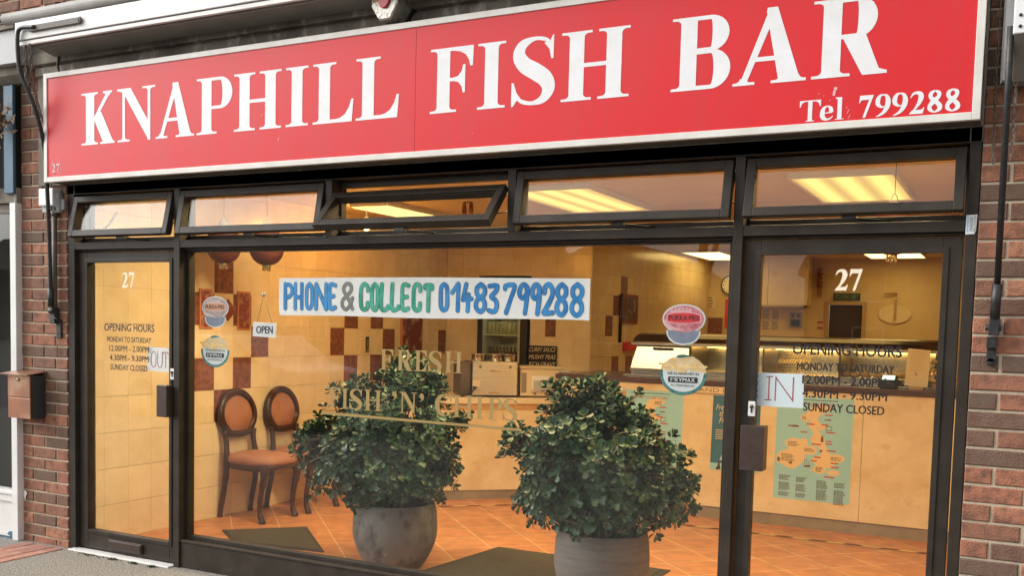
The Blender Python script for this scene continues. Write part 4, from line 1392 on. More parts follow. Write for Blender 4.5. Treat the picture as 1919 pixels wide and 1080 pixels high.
# ------------------------------------------------------------------ lanterns
def lantern(c, label):
    t = thing('paper_lantern', label, 'lantern', (c[0], c[1], c[2]), 'red lanterns hanging inside the window')
    mb = MB()
    prof = []
    for i in range(45):
        a = -math.pi / 2 * 0.86 + math.pi * 0.86 * i / 44
        prof.append((0.122 * math.cos(a) ** 0.8 * (1 + 0.012 * (i % 2)), 0.128 * math.sin(a) / math.sin(math.pi / 2 * 0.86)))
    mb.lathe(prof, (0, 0, 0), 30)
    part('body', mb, 'lantern', t, local=True)
    mb = MB()
    mb.lathe([(0.0, -0.158), (0.030, -0.158), (0.030, -0.12), (0.0, -0.12)], (0, 0, 0), 16)
    for k in range(8):
        a = k * math.pi / 4
        mb.tube([(0.026 * math.cos(a), 0.026 * math.sin(a), -0.156), (0.024 * math.cos(a), 0.024 * math.sin(a), -0.172)], 0.005, 5)
    part('bottom_cap', mb, 'brass', t, local=True)
    mb = MB()
    mb.lathe([(0.058, 0.112), (0.045, 0.135), (0.034, 0.14), (0.034, 0.165), (0.0, 0.166)], (0, 0, 0), 18)
    mb.tube([(-0.03, 0, 0.16), (-0.02, 0, 0.195), (0, 0, 0.212), (0.02, 0, 0.195), (0.03, 0, 0.16)], 0.003, 6)
    part('top_cap', mb, 'grey_sign', t, local=True)
    mb = MB()
    mb.tube([(0, 0, 0.21), (0, 0, ZC - c[2])], 0.0022, 6)
    part('cord', mb, 'charcoal', t, local=True)
    return t


ln = lantern((0.345, 0.97, 2.058), 'dark red paper lantern nearest the left end of the big window')
dup(ln, (0.622, 1.105, 2.052), 0.5, 'dark red paper lantern just right of the leftmost one, above the OPEN sign')
dup(ln, (4.755, 1.56, 2.112), 1.0, 'dark red paper lantern hanging behind the number 27 of the IN door')
mb = MB()
mb.tube([(1.62, 2.22, ZC), (1.62, 2.22, 2.47)], 0.002, 5)
for dx in (-0.03, 0.03):
    mb.lathe([(0.0, -0.055), (0.016, -0.055), (0.019, -0.03), (0.016, 0.0), (0.012, 0.028), (0.0, 0.028)], (1.62 + dx, 2.22, 2.44), 10)
mb.box(1.585, 1.655, 2.214, 2.226, 2.466, 2.474)
solo('hanging_ornament', mb, 'scroll', 'small dark red ornament hanging from the ceiling behind the wide open fanlight', 'ornament', (1.62, 2.22, 2.38))


# ------------------------------------------------------------------ counters
ct = thing('counter', 'long cream marbled counter with a dark speckled worktop and grey plinth', 'counter', (3.5, 3.6, ZF))
mb = MB()
for a, b in ((1.856, 2.40), (2.403, 3.55), (3.553, 4.40), (4.403, 5.259)):
    mb.box(a, b, 3.42, 3.45, 0.115, 1.09)
mb.box(1.856, 1.886, 3.4505, 4.4, 0.115, 1.09)
part('front_panel', mb, 'counter', ct, bevel=0.001)
mb = MB()
mb.box(1.90, 5.259, 3.435, 3.47, ZF, 0.113)
part('plinth', mb, 'plinth', ct)
mb = MB()
mb.box(1.85, 5.259, 3.40, 4.40, 1.0905, 1.137)
part('worktop', mb, 'granite', ct, bevel=0.006)
DM = Matrix.Translation((1.015, 2.831, 0)) @ Matrix.Rotation(math.atan2(0.676, 0.737), 4, 'Z')
dc = thing('low_counter', 'lower cream counter set at an angle under the bain marie and microwave', 'counter', (1.2, 3.1, ZF))
mb = MB()
mb.box(-0.53, 1.10, 0.0, 0.03, 0.10, 0.855, 0, DM)
mb.box(-0.53, -0.5, 0.0305, 0.62, 0.10, 0.855, 0, DM)
part('front_panel', mb, 'counter', dc)
mb = MB()
mb.box(-0.51, 1.10, 0.012, 0.05, ZF, 0.0985, 0, DM)
part('plinth', mb, 'plinth', dc)
mb = MB()
mb.box(-0.55, 1.12, -0.025, 0.64, 0.8555, 0.912, 0, DM)
part('worktop', mb, 'worktop', dc, bevel=0.008)
mb = MB()
mb.box(-0.51, 1.10, -0.003, -0.0005, 0.80, 0.855, 0, DM)
part('shade_band', mb, 'orange_logo_shade', dc)  # reddish shade under the worktop, painted as an orange strip

mb = MB()
k, x = 0, 1.72
tp = [(1.664, 2.981), (1.187, 2.552), (0.8, 2.2)]
for (ax_, ay_), (bx, by) in (((5.25, 3.0), (1.68, 3.0)), ((1.664, 2.985), (0.85, 2.25))):
    L = math.hypot(bx - ax_, by - ay_)
    ux, uy = (bx - ax_) / L, (by - ay_) / L
    nx, ny = -uy, ux
    n = int(L / 0.12)
    for i in range(n):
        a, b = i * L / n, (i + 1) * L / n
        w, sk = 0.016, 0.035
        P = lambda t, s_: (ax_ + ux * t + nx * s_, ay_ + uy * t + ny * s_, ZF + 0.004)
        q = [P(a, -w), P(b, -w), P(b + sk, w), P(a + sk, w)]
        if nx * 0 + (q[1][0] - q[0][0]) * (q[3][1] - q[0][1]) - (q[1][1] - q[0][1]) * (q[3][0] - q[0][0]) < 0:
            q = q[::-1]
        mb.add(q, [(0, 1, 2, 3)], i % 2)
solo('floor_tape', mb, ('hazard_dark', 'hazard_yellow'), 'black and yellow striped tape line on the terracotta floor along the counter', 'tape', (3, 3, ZF))

# bain marie
bm = thing('bain_marie', 'stainless steel bain marie with round pots in its top on the low counter', 'food warmer', tuple(DM @ Vector((0.5, 0.2, 0.912))))
mb = MB()
mb.box(0.30, 0.71, 0.02, 0.34, 0.925, 1.225, 0, DM)
mb.box(0.20, 0.2995, 0.06, 0.34, 0.925, 1.215, 1, DM)
part('body', mb, ('steel', 'steel_dark'), bm, bevel=0.006)
mb = MB()
for px, py in ((0.37, 0.11), (0.53, 0.12), (0.65, 0.13), (0.43, 0.25), (0.60, 0.25)):
    c = DM @ Vector((px, py, 1.226))
    mb.lathe([(0.058, 0.0), (0.058, 0.052), (0.066, 0.055), (0.066, 0.060), (0.0, 0.062)], tuple(c), 20)
part('pots', mb, 'steel', bm)
mb = MB()
mb.tube([DM @ Vector((0.51, 0.1, 1.29)), DM @ Vector((0.50, 0.09, 1.37))], 0.008, 8)
part('ladle', mb, 'black', bm)
for x in (0.36, 0.63):
    mb = MB()
    for k in range(3):
        mb.box(x, x + 0.022, 0.0175, 0.0195, 1.165 + 0.009 * k, 1.170 + 0.009 * k, 0, DM)
    part('vent', mb, 'black', bm)
mb = MB()
mb.tube([DM @ Vector((0.325, 0.018, 0.995)), DM @ Vector((0.325, -0.004, 0.993))], 0.012, 10)
mb.tube([DM @ Vector(p) for p in ((0.325, -0.004, 0.993), (0.30, -0.008, 0.965), (0.26, 0.0, 0.95), (0.24, 0.02, 0.93), (0.2, 0.03, 0.917))], 0.005, 6)
part('plug', mb, 'black', bm)
mb = MB()
mb.tube([DM @ Vector(p) for p in ((0.716, 0.03, 1.21), (0.722, 0.015, 1.15), (0.725, 0.01, 1.03), (0.73, 0.02, 0.93))], 0.005, 6)
part('flex', mb, 'black', bm)
mb = MB()
mb.box(0.30, 0.71, 0.015, 0.03, 0.913, 0.924, 0, DM)
part('base_strip', mb, 'black', bm)
for z in (1.135, 0.945):
    mb = MB()
    mb.box(0.46, 0.55, 0.0165, 0.0195, z, z + 0.014, 0, DM)
    part('lipped_slot', mb, 'brass', bm)
mb = MB()
mb.box(0.305, 0.37, 0.0175, 0.0195, 1.01, 1.065, 0, DM)
part('rating_plate', mb, 'paper_warm', bm)

# microwave
mw = thing('microwave', 'white microwave oven beside the bain marie, its back to the window', 'microwave', tuple(DM @ Vector((0.95, 0.2, 0.912))))
mb = MB()
mb.box(0.735, 1.09, 0.02, 0.35, 0.925, 1.165, 0, DM)
mb.box(0.725, 1.12, 0.0, 0.37, 1.166, 1.184, 0, DM)
part('body', mb, 'paper_warm', mw, bevel=0.006)
mb = MB()
mb.box(0.745, 0.79, 0.0165, 0.0195, 0.955, 1.13, 0, DM)
part('grille', mb, 'plinth', mw)
mb = MB()
mb.box(0.83, 1.0, -0.012, 0.0195, 0.965, 1.105, 0, DM)
part('rear_cover', mb, 'white_plastic', mw, bevel=0.01)
mb = MB()
mb.box(0.845, 0.985, -0.0145, -0.0125, 0.975, 1.065, 0, DM)
part('warning_label', mb, 'grey_sign', mw)
mb = MB()
mb.box(0.91, 0.985, -0.0175, -0.0148, 1.055, 1.068, 0, DM)
for x in (0.87, 0.97):
    for k in range(5):
        a = k * 1.256
        mb.tube([DM @ Vector((x, 0.018, 0.945)), DM @ Vector((x + 0.016 * math.cos(a), 0.016, 0.945 + 0.012 * math.sin(a)))], 0.003, 5)
part('vent_marks', mb, 'charcoal', mw)

# fridge
fr = thing('drinks_fridge', 'black framed glass door drinks fridge lit inside', 'fridge', (0.73, 4.75, ZF))
mb = MB()
mb.box(0.442, 0.495, 4.505, 5.0, ZF, 2.0)
mb.box(0.935, 1.012, 4.505, 5.0, ZF, 2.0)
mb.box(0.4955, 0.9345, 4.505, 5.0, 1.86, 2.0)
mb.box(0.4955, 0.9345, 4.505, 5.0, ZF, 0.5)
part('cabinet', mb, 'black', fr, bevel=0.004)
mb = MB()
mb.box(0.496, 0.50, 4.525, 4.99, 0.501, 1.859)
mb.box(0.905, 0.934, 4.525, 4.99, 0.501, 1.859)
mb.box(0.5005, 0.9045, 4.94, 4.98, 0.501, 1.859)
part('liner', mb, 'fridge_in', fr)
mb = MB()
for z in (0.85, 1.12, 1.44, 1.70):
    mb.box(0.501, 0.904, 4.565, 4.935, z, z + 0.015)
part('shelf', mb, 'fridge_in', fr)
mb = MB()
mb.box(0.498, 0.933, 4.51, 4.516, 0.505, 1.855)
part('door_pane', mb, 'glass', fr)
mb = MB()
mb.box(0.52, 0.89, 4.53, 4.545, 1.80, 1.83)
MAT['fridge_light'] = emit_mat('fridge_tube', (0.85, 1.0, 0.75), 9.0)
part('tube_light', mb, 'fridge_light', fr)
for z, n, h, r_, mat_, gp in ((1.136, 9, 0.19, 0.026, 'bottle_dark', 'bottles'), (1.456, 8, 0.125, 0.03, 'cans', 'cans'), (1.716, 8, 0.11, 0.03, 'cans', 'cans'), (0.866, 8, 0.2, 0.027, 'bottle_dark', 'bottles')):
    for i in range(n):
        for j in range(2):
            mb = MB()
            c = (0.535 + i * 0.335 / (n - 1), 4.61 + 0.09 * j, z)
            if gp == 'cans':
                mb.lathe([(0, 0), (r_ * .9, 0), (r_, .01), (r_, h - .012), (r_ * .8, h), (0, h)], c, 12)
            else:
                mb.lathe([(0, 0), (r_, 0), (r_, h * .6), (r_ * .4, h * .78), (r_ * .4, h), (0, h)], c, 12)
            solo('drink_can' if gp == 'cans' else 'drink_bottle', mb, mat_, ('drink can standing on a shelf of the fridge' if gp == 'cans' else 'dark drink bottle standing on a shelf of the fridge'), 'can' if gp == 'cans' else 'bottle', c, gp + ' in the drinks fridge')

# chalkboard on a little shelf
mb = MB()
mb.box(0.92, 1.55, 4.40, 4.535, 1.10, 1.122)
solo('wall_shelf', mb, 'white_plastic', 'pale shelf under the chalkboard on the rear wall', 'shelf', (1.2, 4.47, 1.1), bevel=0.003)
cb = thing('chalkboard', 'small black chalkboard listing curry sauce, mushy peas and gravy', 'chalkboard', (1.16, 4.5, 1.123))
mb = MB()
mb.box(1.025, 1.345, 4.512, 4.528, 1.125, 1.352)
part('board', mb, 'chalkboard', cb, bevel=0.002)
mb = MB()
for t, z in (('CURRY SAUCE', 1.292), ('MUSHY PEAS', 1.218), ('RICH GRAVY', 1.145)):
    tr = sans(t, 1.04, 1.33, z, z + 0.045, 0.0)
    mb.flat(([(x + (zz - z) * 0.25, zz + (x - 1.19) * 0.02) for x, zz in tr[0]], tr[1]), 4.5112)
part('chalk_lettering', mb, 'chalk', cb)

# frying range / hot cabinet on the counter
hc = thing('hot_cabinet', 'long stainless hot food cabinet with a curved dark canopy on the counter', 'food cabinet', (3.66, 3.9, 1.137))
mb = MB()
mb.prism([(3.70, 1.412), (3.70, 1.432), (3.75, 1.468), (3.83, 1.496), (3.95, 1.508), (4.25, 1.508), (4.25, 1.412)], 2.44, 4.885)
part('canopy', mb, 'steel_dark', hc, bevel=0.004)
mb = MB()
mb.box(2.43, 4.89, 3.688, 3.699, 1.402, 1.424)
mb.box(2.44, 4.885, 3.66, 3.70, 1.188, 1.204)
mb.box(2.40, 4.90, 3.60, 3.64, 1.1375, 1.152)
part('edge_trim', mb, 'steel', hc, bevel=0.003)
mb = MB()
mb.box(2.42, 4.89, 3.70, 4.25, 1.189, 1.203)
mb.box(2.42, 4.89, 4.235, 4.25, 1.2035, 1.411)
part('deck', mb, 'steel', hc)
mb = MB()
mb.box(2.42, 4.89, 3.75, 4.25, 1.1375, 1.1885)
part('base', mb, 'steel', hc)
mb = MB()
mb.add([(2.43, 3.70, 1.205), (2.945, 3.70, 1.205), (2.935, 3.735, 1.402), (2.475, 3.735, 1.402), (2.43, 3.72, 1.205), (2.945, 3.72, 1.205), (2.935, 3.755, 1.402), (2.475, 3.755, 1.402)],
       [(0, 1, 2, 3), (7, 6, 5, 4), (0, 4, 5, 1), (1, 5, 6, 2), (2, 6, 7, 3), (3, 7, 4, 0)])
part('end_panel', mb, 'steel', hc)
mb = MB()
mb.box(2.62, 2.80, 3.715, 3.7285, 1.365, 1.385)
part('panel_handle', mb, 'black', hc)
mb = MB()
for x in (2.95, 3.56, 4.16, 4.86):
    mb.box(x, x + 0.014, 3.715, 4.23, 1.2035, 1.4115)
part('divider', mb, 'steel_dark', hc)
mb = MB()
mb.box(2.97, 4.855, 3.716, 3.720, 1.2045, 1.40)
part('front_glass', mb, 'glass', hc)
mb = MB()
for i in range(12):
    x = 3.60 + 0.022 * i
    mb.tube([(x, 3.95, 1.21), (x + 0.05, 4.15, 1.39)], 0.002, 5)
for j in range(8):
    t = j / 7
    mb.tube([(3.60 + 0.05 * t, 3.95 + 0.2 * t, 1.21 + 0.18 * t), (3.85 + 0.05 * t, 3.95 + 0.2 * t, 1.21 + 0.18 * t)], 0.002, 5)
part('wire_basket', mb, 'brass', hc)
mb = MB()
mb.box(3.00, 3.5, 4.06, 4.10, 1.395, 1.408)
mb.box(3.60, 4.10, 4.02, 4.08, 1.395, 1.408)
mb.box(4.22, 4.84, 4.06, 4.10, 1.395, 1.408)
part('heat_lamp', mb, 'glow', hc)
for i in range(7):
    c = (4.19 + 0.085 * i + random.uniform(-.01, .01), 3.86 + random.uniform(-.03, .04), 1.204)
    mb = MB()
    mb.lathe([(0, 0), (0.034, 0.0), (0.042, 0.014), (0.036, 0.03), (0.018, 0.04), (0, 0.042)], c, 14)
    solo('food_roll', mb, 'rolls', 'golden battered roll lying under the heat lamp in the hot cabinet', 'food', c, 'rolls in the hot cabinet')

# things standing on the counter
cr = thing('card_reader', 'black card reader with a glowing screen standing on the dark worktop', 'card reader', (4.55, 3.52, 1.137))
mb = MB()
mb.prism([(3.46, 1.1375), (3.46, 1.185), (3.54, 1.235), (3.60, 1.235), (3.60, 1.1375)], 4.50, 4.615)
part('body', mb, 'black', cr, bevel=0.006)
mb = MB()
mb.add([(4.512, 3.4855, 1.2045), (4.602, 3.4855, 1.2045), (4.602, 3.5345, 1.2345), (4.512, 3.5345, 1.2345)], [(0, 1, 2, 3)])
part('screen', mb, 'screen', cr)
nt = thing('paper_notice', 'cream paper notice with a handwritten 4 standing on the counter', 'notice', (4.74, 3.53, 1.137))
mb = MB()
mb.slab([(4.668, 1.165), (4.828, 1.158), (4.838, 1.432), (4.682, 1.444)], 3.523, 3.526)
part('sheet', mb, 'paper_warm', nt)
mb = MB()
add_pen(mb, '4', 4.735, 4.757, 1.235, 1.272, 0.003, 3.5222)
part('handwriting', mb, 'ink_dark', nt)
mb = MB()
for k in range(13):
    z = 1.418 - 0.012 * k
    mb.flat(([(4.70, z), (4.70 + random.uniform(0.08, 0.12), z), (4.80, z + 0.0022), (4.70, z + 0.0022)], [(0, 1, 2, 3)]), 3.5224)
part('small_print', mb, 'wood_trim', nt)
mb = MB()
mb.box(4.70, 4.80, 3.527, 3.60, 1.138, 1.162)
part('stand', mb, 'wood_trim', nt)
jr = thing('jar', 'glass jar of pickles beside the paper notice on the counter', 'jar', (4.885, 3.56, 1.137))
mb = MB()
mb.lathe([(0.0, 0.001), (0.05, 0.001), (0.055, 0.015), (0.055, 0.16), (0.042, 0.18), (0.042, 0.2)], (4.885, 3.56, 1.137), 20)
part('glass', mb, 'glass', jr)
mb = MB()
mb.lathe([(0.0, 0.2), (0.046, 0.2), (0.046, 0.222), (0.0, 0.224)], (4.885, 3.56, 1.138), 20)
part('lid', mb, 'brass', jr)
mb = MB()
for k in range(16):
    c = (4.885 + random.uniform(-.028, .028), 3.56 + random.uniform(-.028, .028), 1.137 + random.uniform(0.02, 0.15))
    mb.lathe([(0, -0.016), (0.014, -0.01), (0.019, 0.0), (0.014, 0.01), (0, 0.016)], c, 10)
part('pickles', mb, 'rolls', jr)

# posters on the counter front
def text_block(mb, x0, x1, z0, z1, n, y, ragged=0.25, h=0.45):
    dz = (z1 - z0) / n
    for i in range(n):
        z = z1 - dz * (i + 1)
        e = x1 - (x1 - x0) * random.uniform(0, ragged)
        x = x0
        while x < e:
            w = min(random.uniform(0.008, 0.022), e - x)
            mb.flat(([(x, z), (x + w, z), (x + w, z + dz * h), (x, z + dz * h)], [(0, 1, 2, 3)]), y)
            x += w + 0.004


def map_poster(x0, z0, W, H, label, mirror=False):
    t = thing('map_poster', label, 'poster', (x0 + W / 2, 3.415, z0))
    Y = 3.4185
    P = lambda u, v: (x0 + u * W, z0 + v * H)
    mb = MB()
    mb.slab([P(0, 0), P(1, 0), P(1, 1), P(0, 1)], Y - 0.001, Y + 0.0005)
    part('sheet', mb, 'poster_green', t)
    mb = MB()
    blobs = []

    def blob(pts):
        q = cat([P(*p) for p in pts] + [P(*pts[0])], 4)[:-1]
        blobs.append([(x + random.uniform(-.002, .002), z + random.uniform(-.002, .002)) for x, z in q])
    blob([(.52, .92), (.62, .93), (.70, .89), (.62, .85), (.55, .80), (.60, .75), (.68, .74), (.62, .69), (.56, .68), (.64, .62), (.66, .55), (.70, .50), (.76, .44), (.84, .45), (.85, .40), (.76, .355), (.84, .345),
          (.70, .33), (.60, .34), (.52, .30), (.47, .29), (.55, .35), (.48, .40), (.56, .44), (.62, .47), (.58, .52), (.50, .55), (.46, .60), (.50, .66), (.43, .72), (.45, .78), (.40, .84), (.46, .90)])
    blob([(.30, .58), (.40, .60), (.43, .55), (.38, .50), (.41, .44), (.36, .36), (.24, .30), (.08, .34), (.02, .36), (.14, .42), (.10, .47), (.20, .50), (.22, .56)])
    for cx, cz, rx, rz in ((.25, .545, .12, .055), (.17, .40, .15, .075), (.46, .49, .10, .045), (.81, .43, .11, .04), (.60, .315, .085, .045), (.78, .29, .085, .027), (.38, .80, .055, .038), (.62, .89, .10, .03)):
        blobs.append([P(cx + rx * math.cos(a), cz + rz * math.sin(a)) for a in [2 * math.pi * k / 22 for k in range(22)]])
    mb.flat(union(blobs), Y - 0.0014)
    part('map', mb, 'poster_cream', t)
    mb = MB()
    for u, v, w in ((.40, .735, .11), (.60, .735, .09), (.64, .83, .10), (.33, .655, .09), (.66, .665, .12), (.66, .58, .08), (.48, .545, .13), (.66, .555, .09), (.68, .49, .12), (.52, .42, .09), (.48, .385, .08), (.74, .375, .10), (.75, .335, .10)):
        mb.flat(([P(u, v), P(u + w, v), P(u + w, v + .013), P(u, v + .013)], [(0, 1, 2, 3)]), Y - 0.0018)
    mb.flat(([P(.66, .238), P(.80, .238), P(.80, .252), P(.66, .252)], [(0, 1, 2, 3)]), Y - 0.0018)
    a, b = P(.17, .915), P(.76, .945)
    tr = sans('HOW DO YOU LIKE YOURS?', a[0], b[0], a[1], b[1], 0.02)
    mb.flat(tr, Y - 0.0018)
    part('red_tags', mb, 'poster_red', t)
    mb = MB()
    a, b = P(.02, .905), P(.10, .985)
    mb.flat(([(a[0], a[1]), (b[0], a[1]), (b[0], b[1]), (a[0], b[1])], [(0, 1, 2, 3)]), Y - 0.0018)
    part('corner_logo', mb, 'orange_logo_shade', t)
    mb = MB()
    a, b = P(.18, .968), P(.80, .978)
    text_block(mb, a[0], b[0], a[1], b[1], 1, Y - 0.0018, 0, 0.8)
    for u0, u1, v1, n in ((.07, .22, .235, 5), (.07, .22, .165, 8), (.07, .22, .068, 4), (.30, .44, .225, 5), (.30, .44, .155, 7), (.30, .44, .068, 4), (.57, .72, .21, 8), (.57, .72, .12, 10), (.80, .95, .20, 5), (.80, .95, .13, 14)):
        a, b = P(u0, v1 - 0.0102 * n), P(u1, v1)
        text_block(mb, a[0], b[0], a[1], b[1], n, Y - 0.0018, 0.25, 0.62)
    for u0, u1, v1, n in ((.17, .33, .57, 4), (.09, .27, .445, 6), (.39, .53, .515, 3), (.74, .88, .445, 3), (.55, .65, .34, 4), (.345, .41, .82, 3), (.56, .68, .90, 3)):
        a, b = P(u0, v1 - 0.0125 * n), P(u1, v1)
        text_block(mb, a[0], b[0], a[1], b[1], n, Y - 0.0018, 0.3, 0.5)
    part('small_print', mb, 'poster_text', t)
    mb = MB()

    def fishy(u, v, s):
        mb.flat(union([[P(u + s * math.cos(a), v + s * 0.17 * math.sin(a)) for a in [2 * math.pi * k / 16 for k in range(16)]], [P(u - s * .8, v), P(u - s * 1.3, v + s * .2), P(u - s * 1.3, v - s * .2)]]), Y - 0.0019)
    fishy(.25, .715, .065)
    fishy(.69, .79, .04)
    mb.flat(union(ribbon([(*P(.66, .73), .006), (*P(.735, .73), .006), (*P(.735, .69), .006), (*P(.66, .69), .006), (*P(.66, .73), .006)], 1, False)), Y - 0.0019)
    mb.flat(union([[P(.60, .575), P(.635, .575), P(.635, .61), P(.622, .64), P(.612, .64), P(.60, .61)]]), Y - 0.002)
    for k in range(3):
        mb.flat(union(ribbon([(*P(.40 + .02 * k, .40), .003), (*P(.40 + .035 * k, .34), .003)], 1, False)), Y - 0.002)
    mb.flat(union([[P(.39, .34), P(.48, .35), P(.47, .325), P(.40, .325)], [P(.59, .50), P(.63, .50), P(.625, .48), P(.60, .475)], [P(.03, .40), P(.075, .40), P(.07, .36), P(.04, .36)], [P(.18, .36), P(.23, .37), P(.24, .345), P(.20, .345)]]), Y - 0.0019)
    part('little_pictures', mb, 'ink_brown', t)
    return t


map_poster(3.758, 0.241, 0.572, 0.805, 'sea green map poster on the counter seen through the IN door')
map_poster(2.450, 0.215, 0.550, 0.815, 'sea green map poster on the counter partly hidden by the right hand plant')
bp = thing('blue_poster', 'dark blue poster about fresh fish on the counter left of the IN door post', 'poster', (3.44, 3.415, 0.418))
mb = MB()
mb.slab([(3.243, 0.42), (3.63, 0.415), (3.632, 1.022), (3.25, 1.02)], 3.4175, 3.419)
part('sheet', mb, 'poster_blue', bp)
mb = MB()
for t, z, a, b in (('Fresher', .905, 3.275, 3.42), ('than', .855, 3.30, 3.395), ('Fresh', .80, 3.305, 3.42)):
    tr = sans(t, a, b, z, z + 0.045)
    mb.flat(([(x + (zz - z) * .2, zz + (x - 3.3) * .08) for x, zz in tr[0]], tr[1]), 3.4170)
text_block(mb, 3.28, 3.44, 0.67, 0.755, 6, 3.4170, 0.3, 0.4)
part('white_lettering', mb, 'paper_warm', bp)
mb = MB()
mb.slab(cat([(3.32, .50), (3.36, .60), (3.42, .66), (3.50, .64), (3.60, .55), (3.60, .50)], 5), 3.4168, 3.4174)
mb.slab([(3.244, 0.418), (3.63, 0.416), (3.63, 0.47), (3.244, 0.475)], 3.4168, 3.4174)
part('pale_picture', mb, 'poster_green', bp)
mb = MB()
mb.slab(cat([(3.30, .42), (3.33, .43), (3.325, .455), (3.315, .50), (3.305, .455), (3.29, .43), (3.30, .42)], 4), 3.4162, 3.4166)
part('emblem', mb, 'poster_text', bp)
mb = MB()
mb.slab([(2.98, 1.035), (3.72, 1.035), (3.72, 1.088), (2.98, 1.088)], 3.399, 3.4005)
st = thing('counter_notice', 'strip of cream paper along the counter edge saying to stand behind', 'notice', (3.3, 3.40, 1.04))
part('sheet', mb, 'paper_warm', st)
mb = MB()
mb.flat(sans('STAND BEHIND', 3.05, 3.60, 1.047, 1.078, 0.0), 3.3985)
part('handwriting', mb, 'ink_brown', st)

# ------------------------------------------------------------------ things on the walls
def wall_panel(mb, y0, y1, z0, z1, t=0.012, mi=0):
    mb.box(0.0455, 0.0455 + t, y0, y1, z0, z1, mi)


for y0, y1, z0, z1, lab in ((1.035, 1.165, 1.455, 1.752, 'red embossed paper scroll on the tiled wall behind the left pie sticker'), (1.428, 1.572, 1.450, 1.748, 'red embossed paper scroll on the tiled wall between the pie sticker and the OPEN sign')):
    t = thing('wall_scroll', lab, 'scroll', (0.05, (y0 + y1) / 2, z0), 'red paper scrolls on the tiled wall')
    mb = MB()
    wall_panel(mb, y0, y1, z0, z1, 0.008)
    part('border', mb, 'scroll_edge', t, bevel=0.002)
    mb = MB()
    wall_panel(mb, y0 + 0.016, y1 - 0.016, z0 + 0.016, z1 - 0.016, 0.0095)
    part('print', mb, 'scroll', t)
mb = MB()
mb.add([(0.0465, 1.33 + 0.085 * math.cos(a), 1.60 + 0.085 * math.sin(a)) for a in (0, math.pi / 2, math.pi, 1.5 * math.pi)] + [(0.052, 1.33 + 0.085 * math.cos(a), 1.60 + 0.085 * math.sin(a)) for a in (0, math.pi / 2, math.pi, 1.5 * math.pi)],
       [(4, 5, 6, 7), (0, 1, 5, 4), (1, 2, 6, 5), (2, 3, 7, 6), (3, 0, 4, 7)])
solo('wall_diamond', mb, 'scroll', 'small red paper diamond on the tiled wall beside the left pie sticker', 'decoration', (0.05, 1.33, 1.5))
sc = thing('wall_picture', 'large dark red picture on the tiled wall behind the gold word FRESH', 'picture', (0.05, 3.86, 1.0))
mb = MB()
wall_panel(mb, 3.68, 4.06, 1.02, 1.78, 0.02)
part('frame', mb, 'scroll_edge', sc, bevel=0.003)
mb = MB()
wall_panel(mb, 3.70, 4.04, 1.04, 1.76, 0.022)
MAT['red_picture'] = M('red_picture_print', (0.15, 0.025, 0.02), 0.5, c2=(0.42, 0.24, 0.15), ns=11, lo=0.52, hi=0.6, c3=(0.3, 0.24, 0.06), ns3=7, lo3=0.64, hi3=0.7)
part('print', mb, 'red_picture', sc)
pl_ = thing('wall_plate', 'small plate with a dark slot on the tiled wall below the banner', 'wall plate', (0.05, 3.13, 1.3))
mb = MB()
wall_panel(mb, 3.04, 3.22, 1.27, 1.42, 0.006)
part('plate', mb, 'cream_tile', pl_, bevel=0.004)
mb = MB()
wall_panel(mb, 3.105, 3.155, 1.285, 1.405, 0.010)
part('slot', mb, 'black', pl_)
mb = MB()
wall_panel(mb, 3.118, 3.142, 1.29, 1.385, 0.0115)
wall_panel(mb, 3.10, 3.16, 1.265, 1.278, 0.012)
part('lever', mb, 'brass', pl_)

t = thing('wall_picture', 'dark picture with a gold figure above the left end of the hot cabinet', 'picture', (1.7, 5.55, 1.6))
mb = MB()
mb.box(1.6905, 1.715, 5.33, 5.80, 1.60, 1.91)
part('frame', mb, 'scroll', t, bevel=0.003)
mb = MB()
mb.box(1.7155, 1.717, 5.37, 5.76, 1.63, 1.88)
part('print', mb, 'picture', t)
mb = MB()
mb.box(1.6905, 1.76, 5.42, 5.80, 1.315, 1.405)
solo('red_box', mb, 'red_print', 'small red box on the side wall at the left end of the hot cabinet', 'box', (1.72, 5.6, 1.3), bevel=0.004)
mb = MB()
mb.tube([(1.70, 5.31, 1.90), (1.70, 5.31, 1.40)], 0.02, 8)
solo('wall_pipe', mb, 'black', 'black pipe running down the side wall beside the dark picture', 'pipe', (1.7, 5.31, 1.4))

BY = 8.595
ck = thing('wall_clock', 'round wall clock half hidden by the post left of the IN door', 'clock', (1.98, 8.58, 2.03))
mb = MB()
mb.slab(disc(1.985, 2.165, 0.135, n=36), BY - 0.04, BY)
part('rim', mb, 'steel_dark', ck, bevel=0.006)
mb = MB()
mb.slab(disc(1.985, 2.165, 0.112, n=36), BY - 0.044, BY - 0.0405)
part('face', mb, 'paper', ck)
mb = MB()
for k in range(12):
    a = k * math.pi / 6
    mb.flat(union([disc(1.985 + 0.093 * math.cos(a), 2.165 + 0.093 * math.sin(a), 0.008, n=6)]), BY - 0.0448)
mb.flat(union(ribbon([(1.985, 2.165, .008), (2.03, 2.20, .006)], 1, False) + ribbon([(1.985, 2.165, .006), (1.97, 2.24, .004)], 1, False)), BY - 0.0450)
part('hands', mb, 'black', ck)


def pinned(x0, x1, z0, z1, label, n=3, mat='paper_warm', ink='poster_text'):
    t = thing('wall_notice', label, 'notice', ((x0 + x1) / 2, BY, z0))
    mb = MB()
    mb.slab([(x0, z0), (x1, z0), (x1, z1), (x0, z1)], BY - 0.004, BY)
    part('sheet', mb, mat, t)
    mb = MB()
    text_block(mb, x0 + 0.02, x1 - 0.02, z0 + 0.01, z1 - 0.01, n, BY - 0.0046, 0.3, 0.5)
    part('small_print', mb, ink, t)


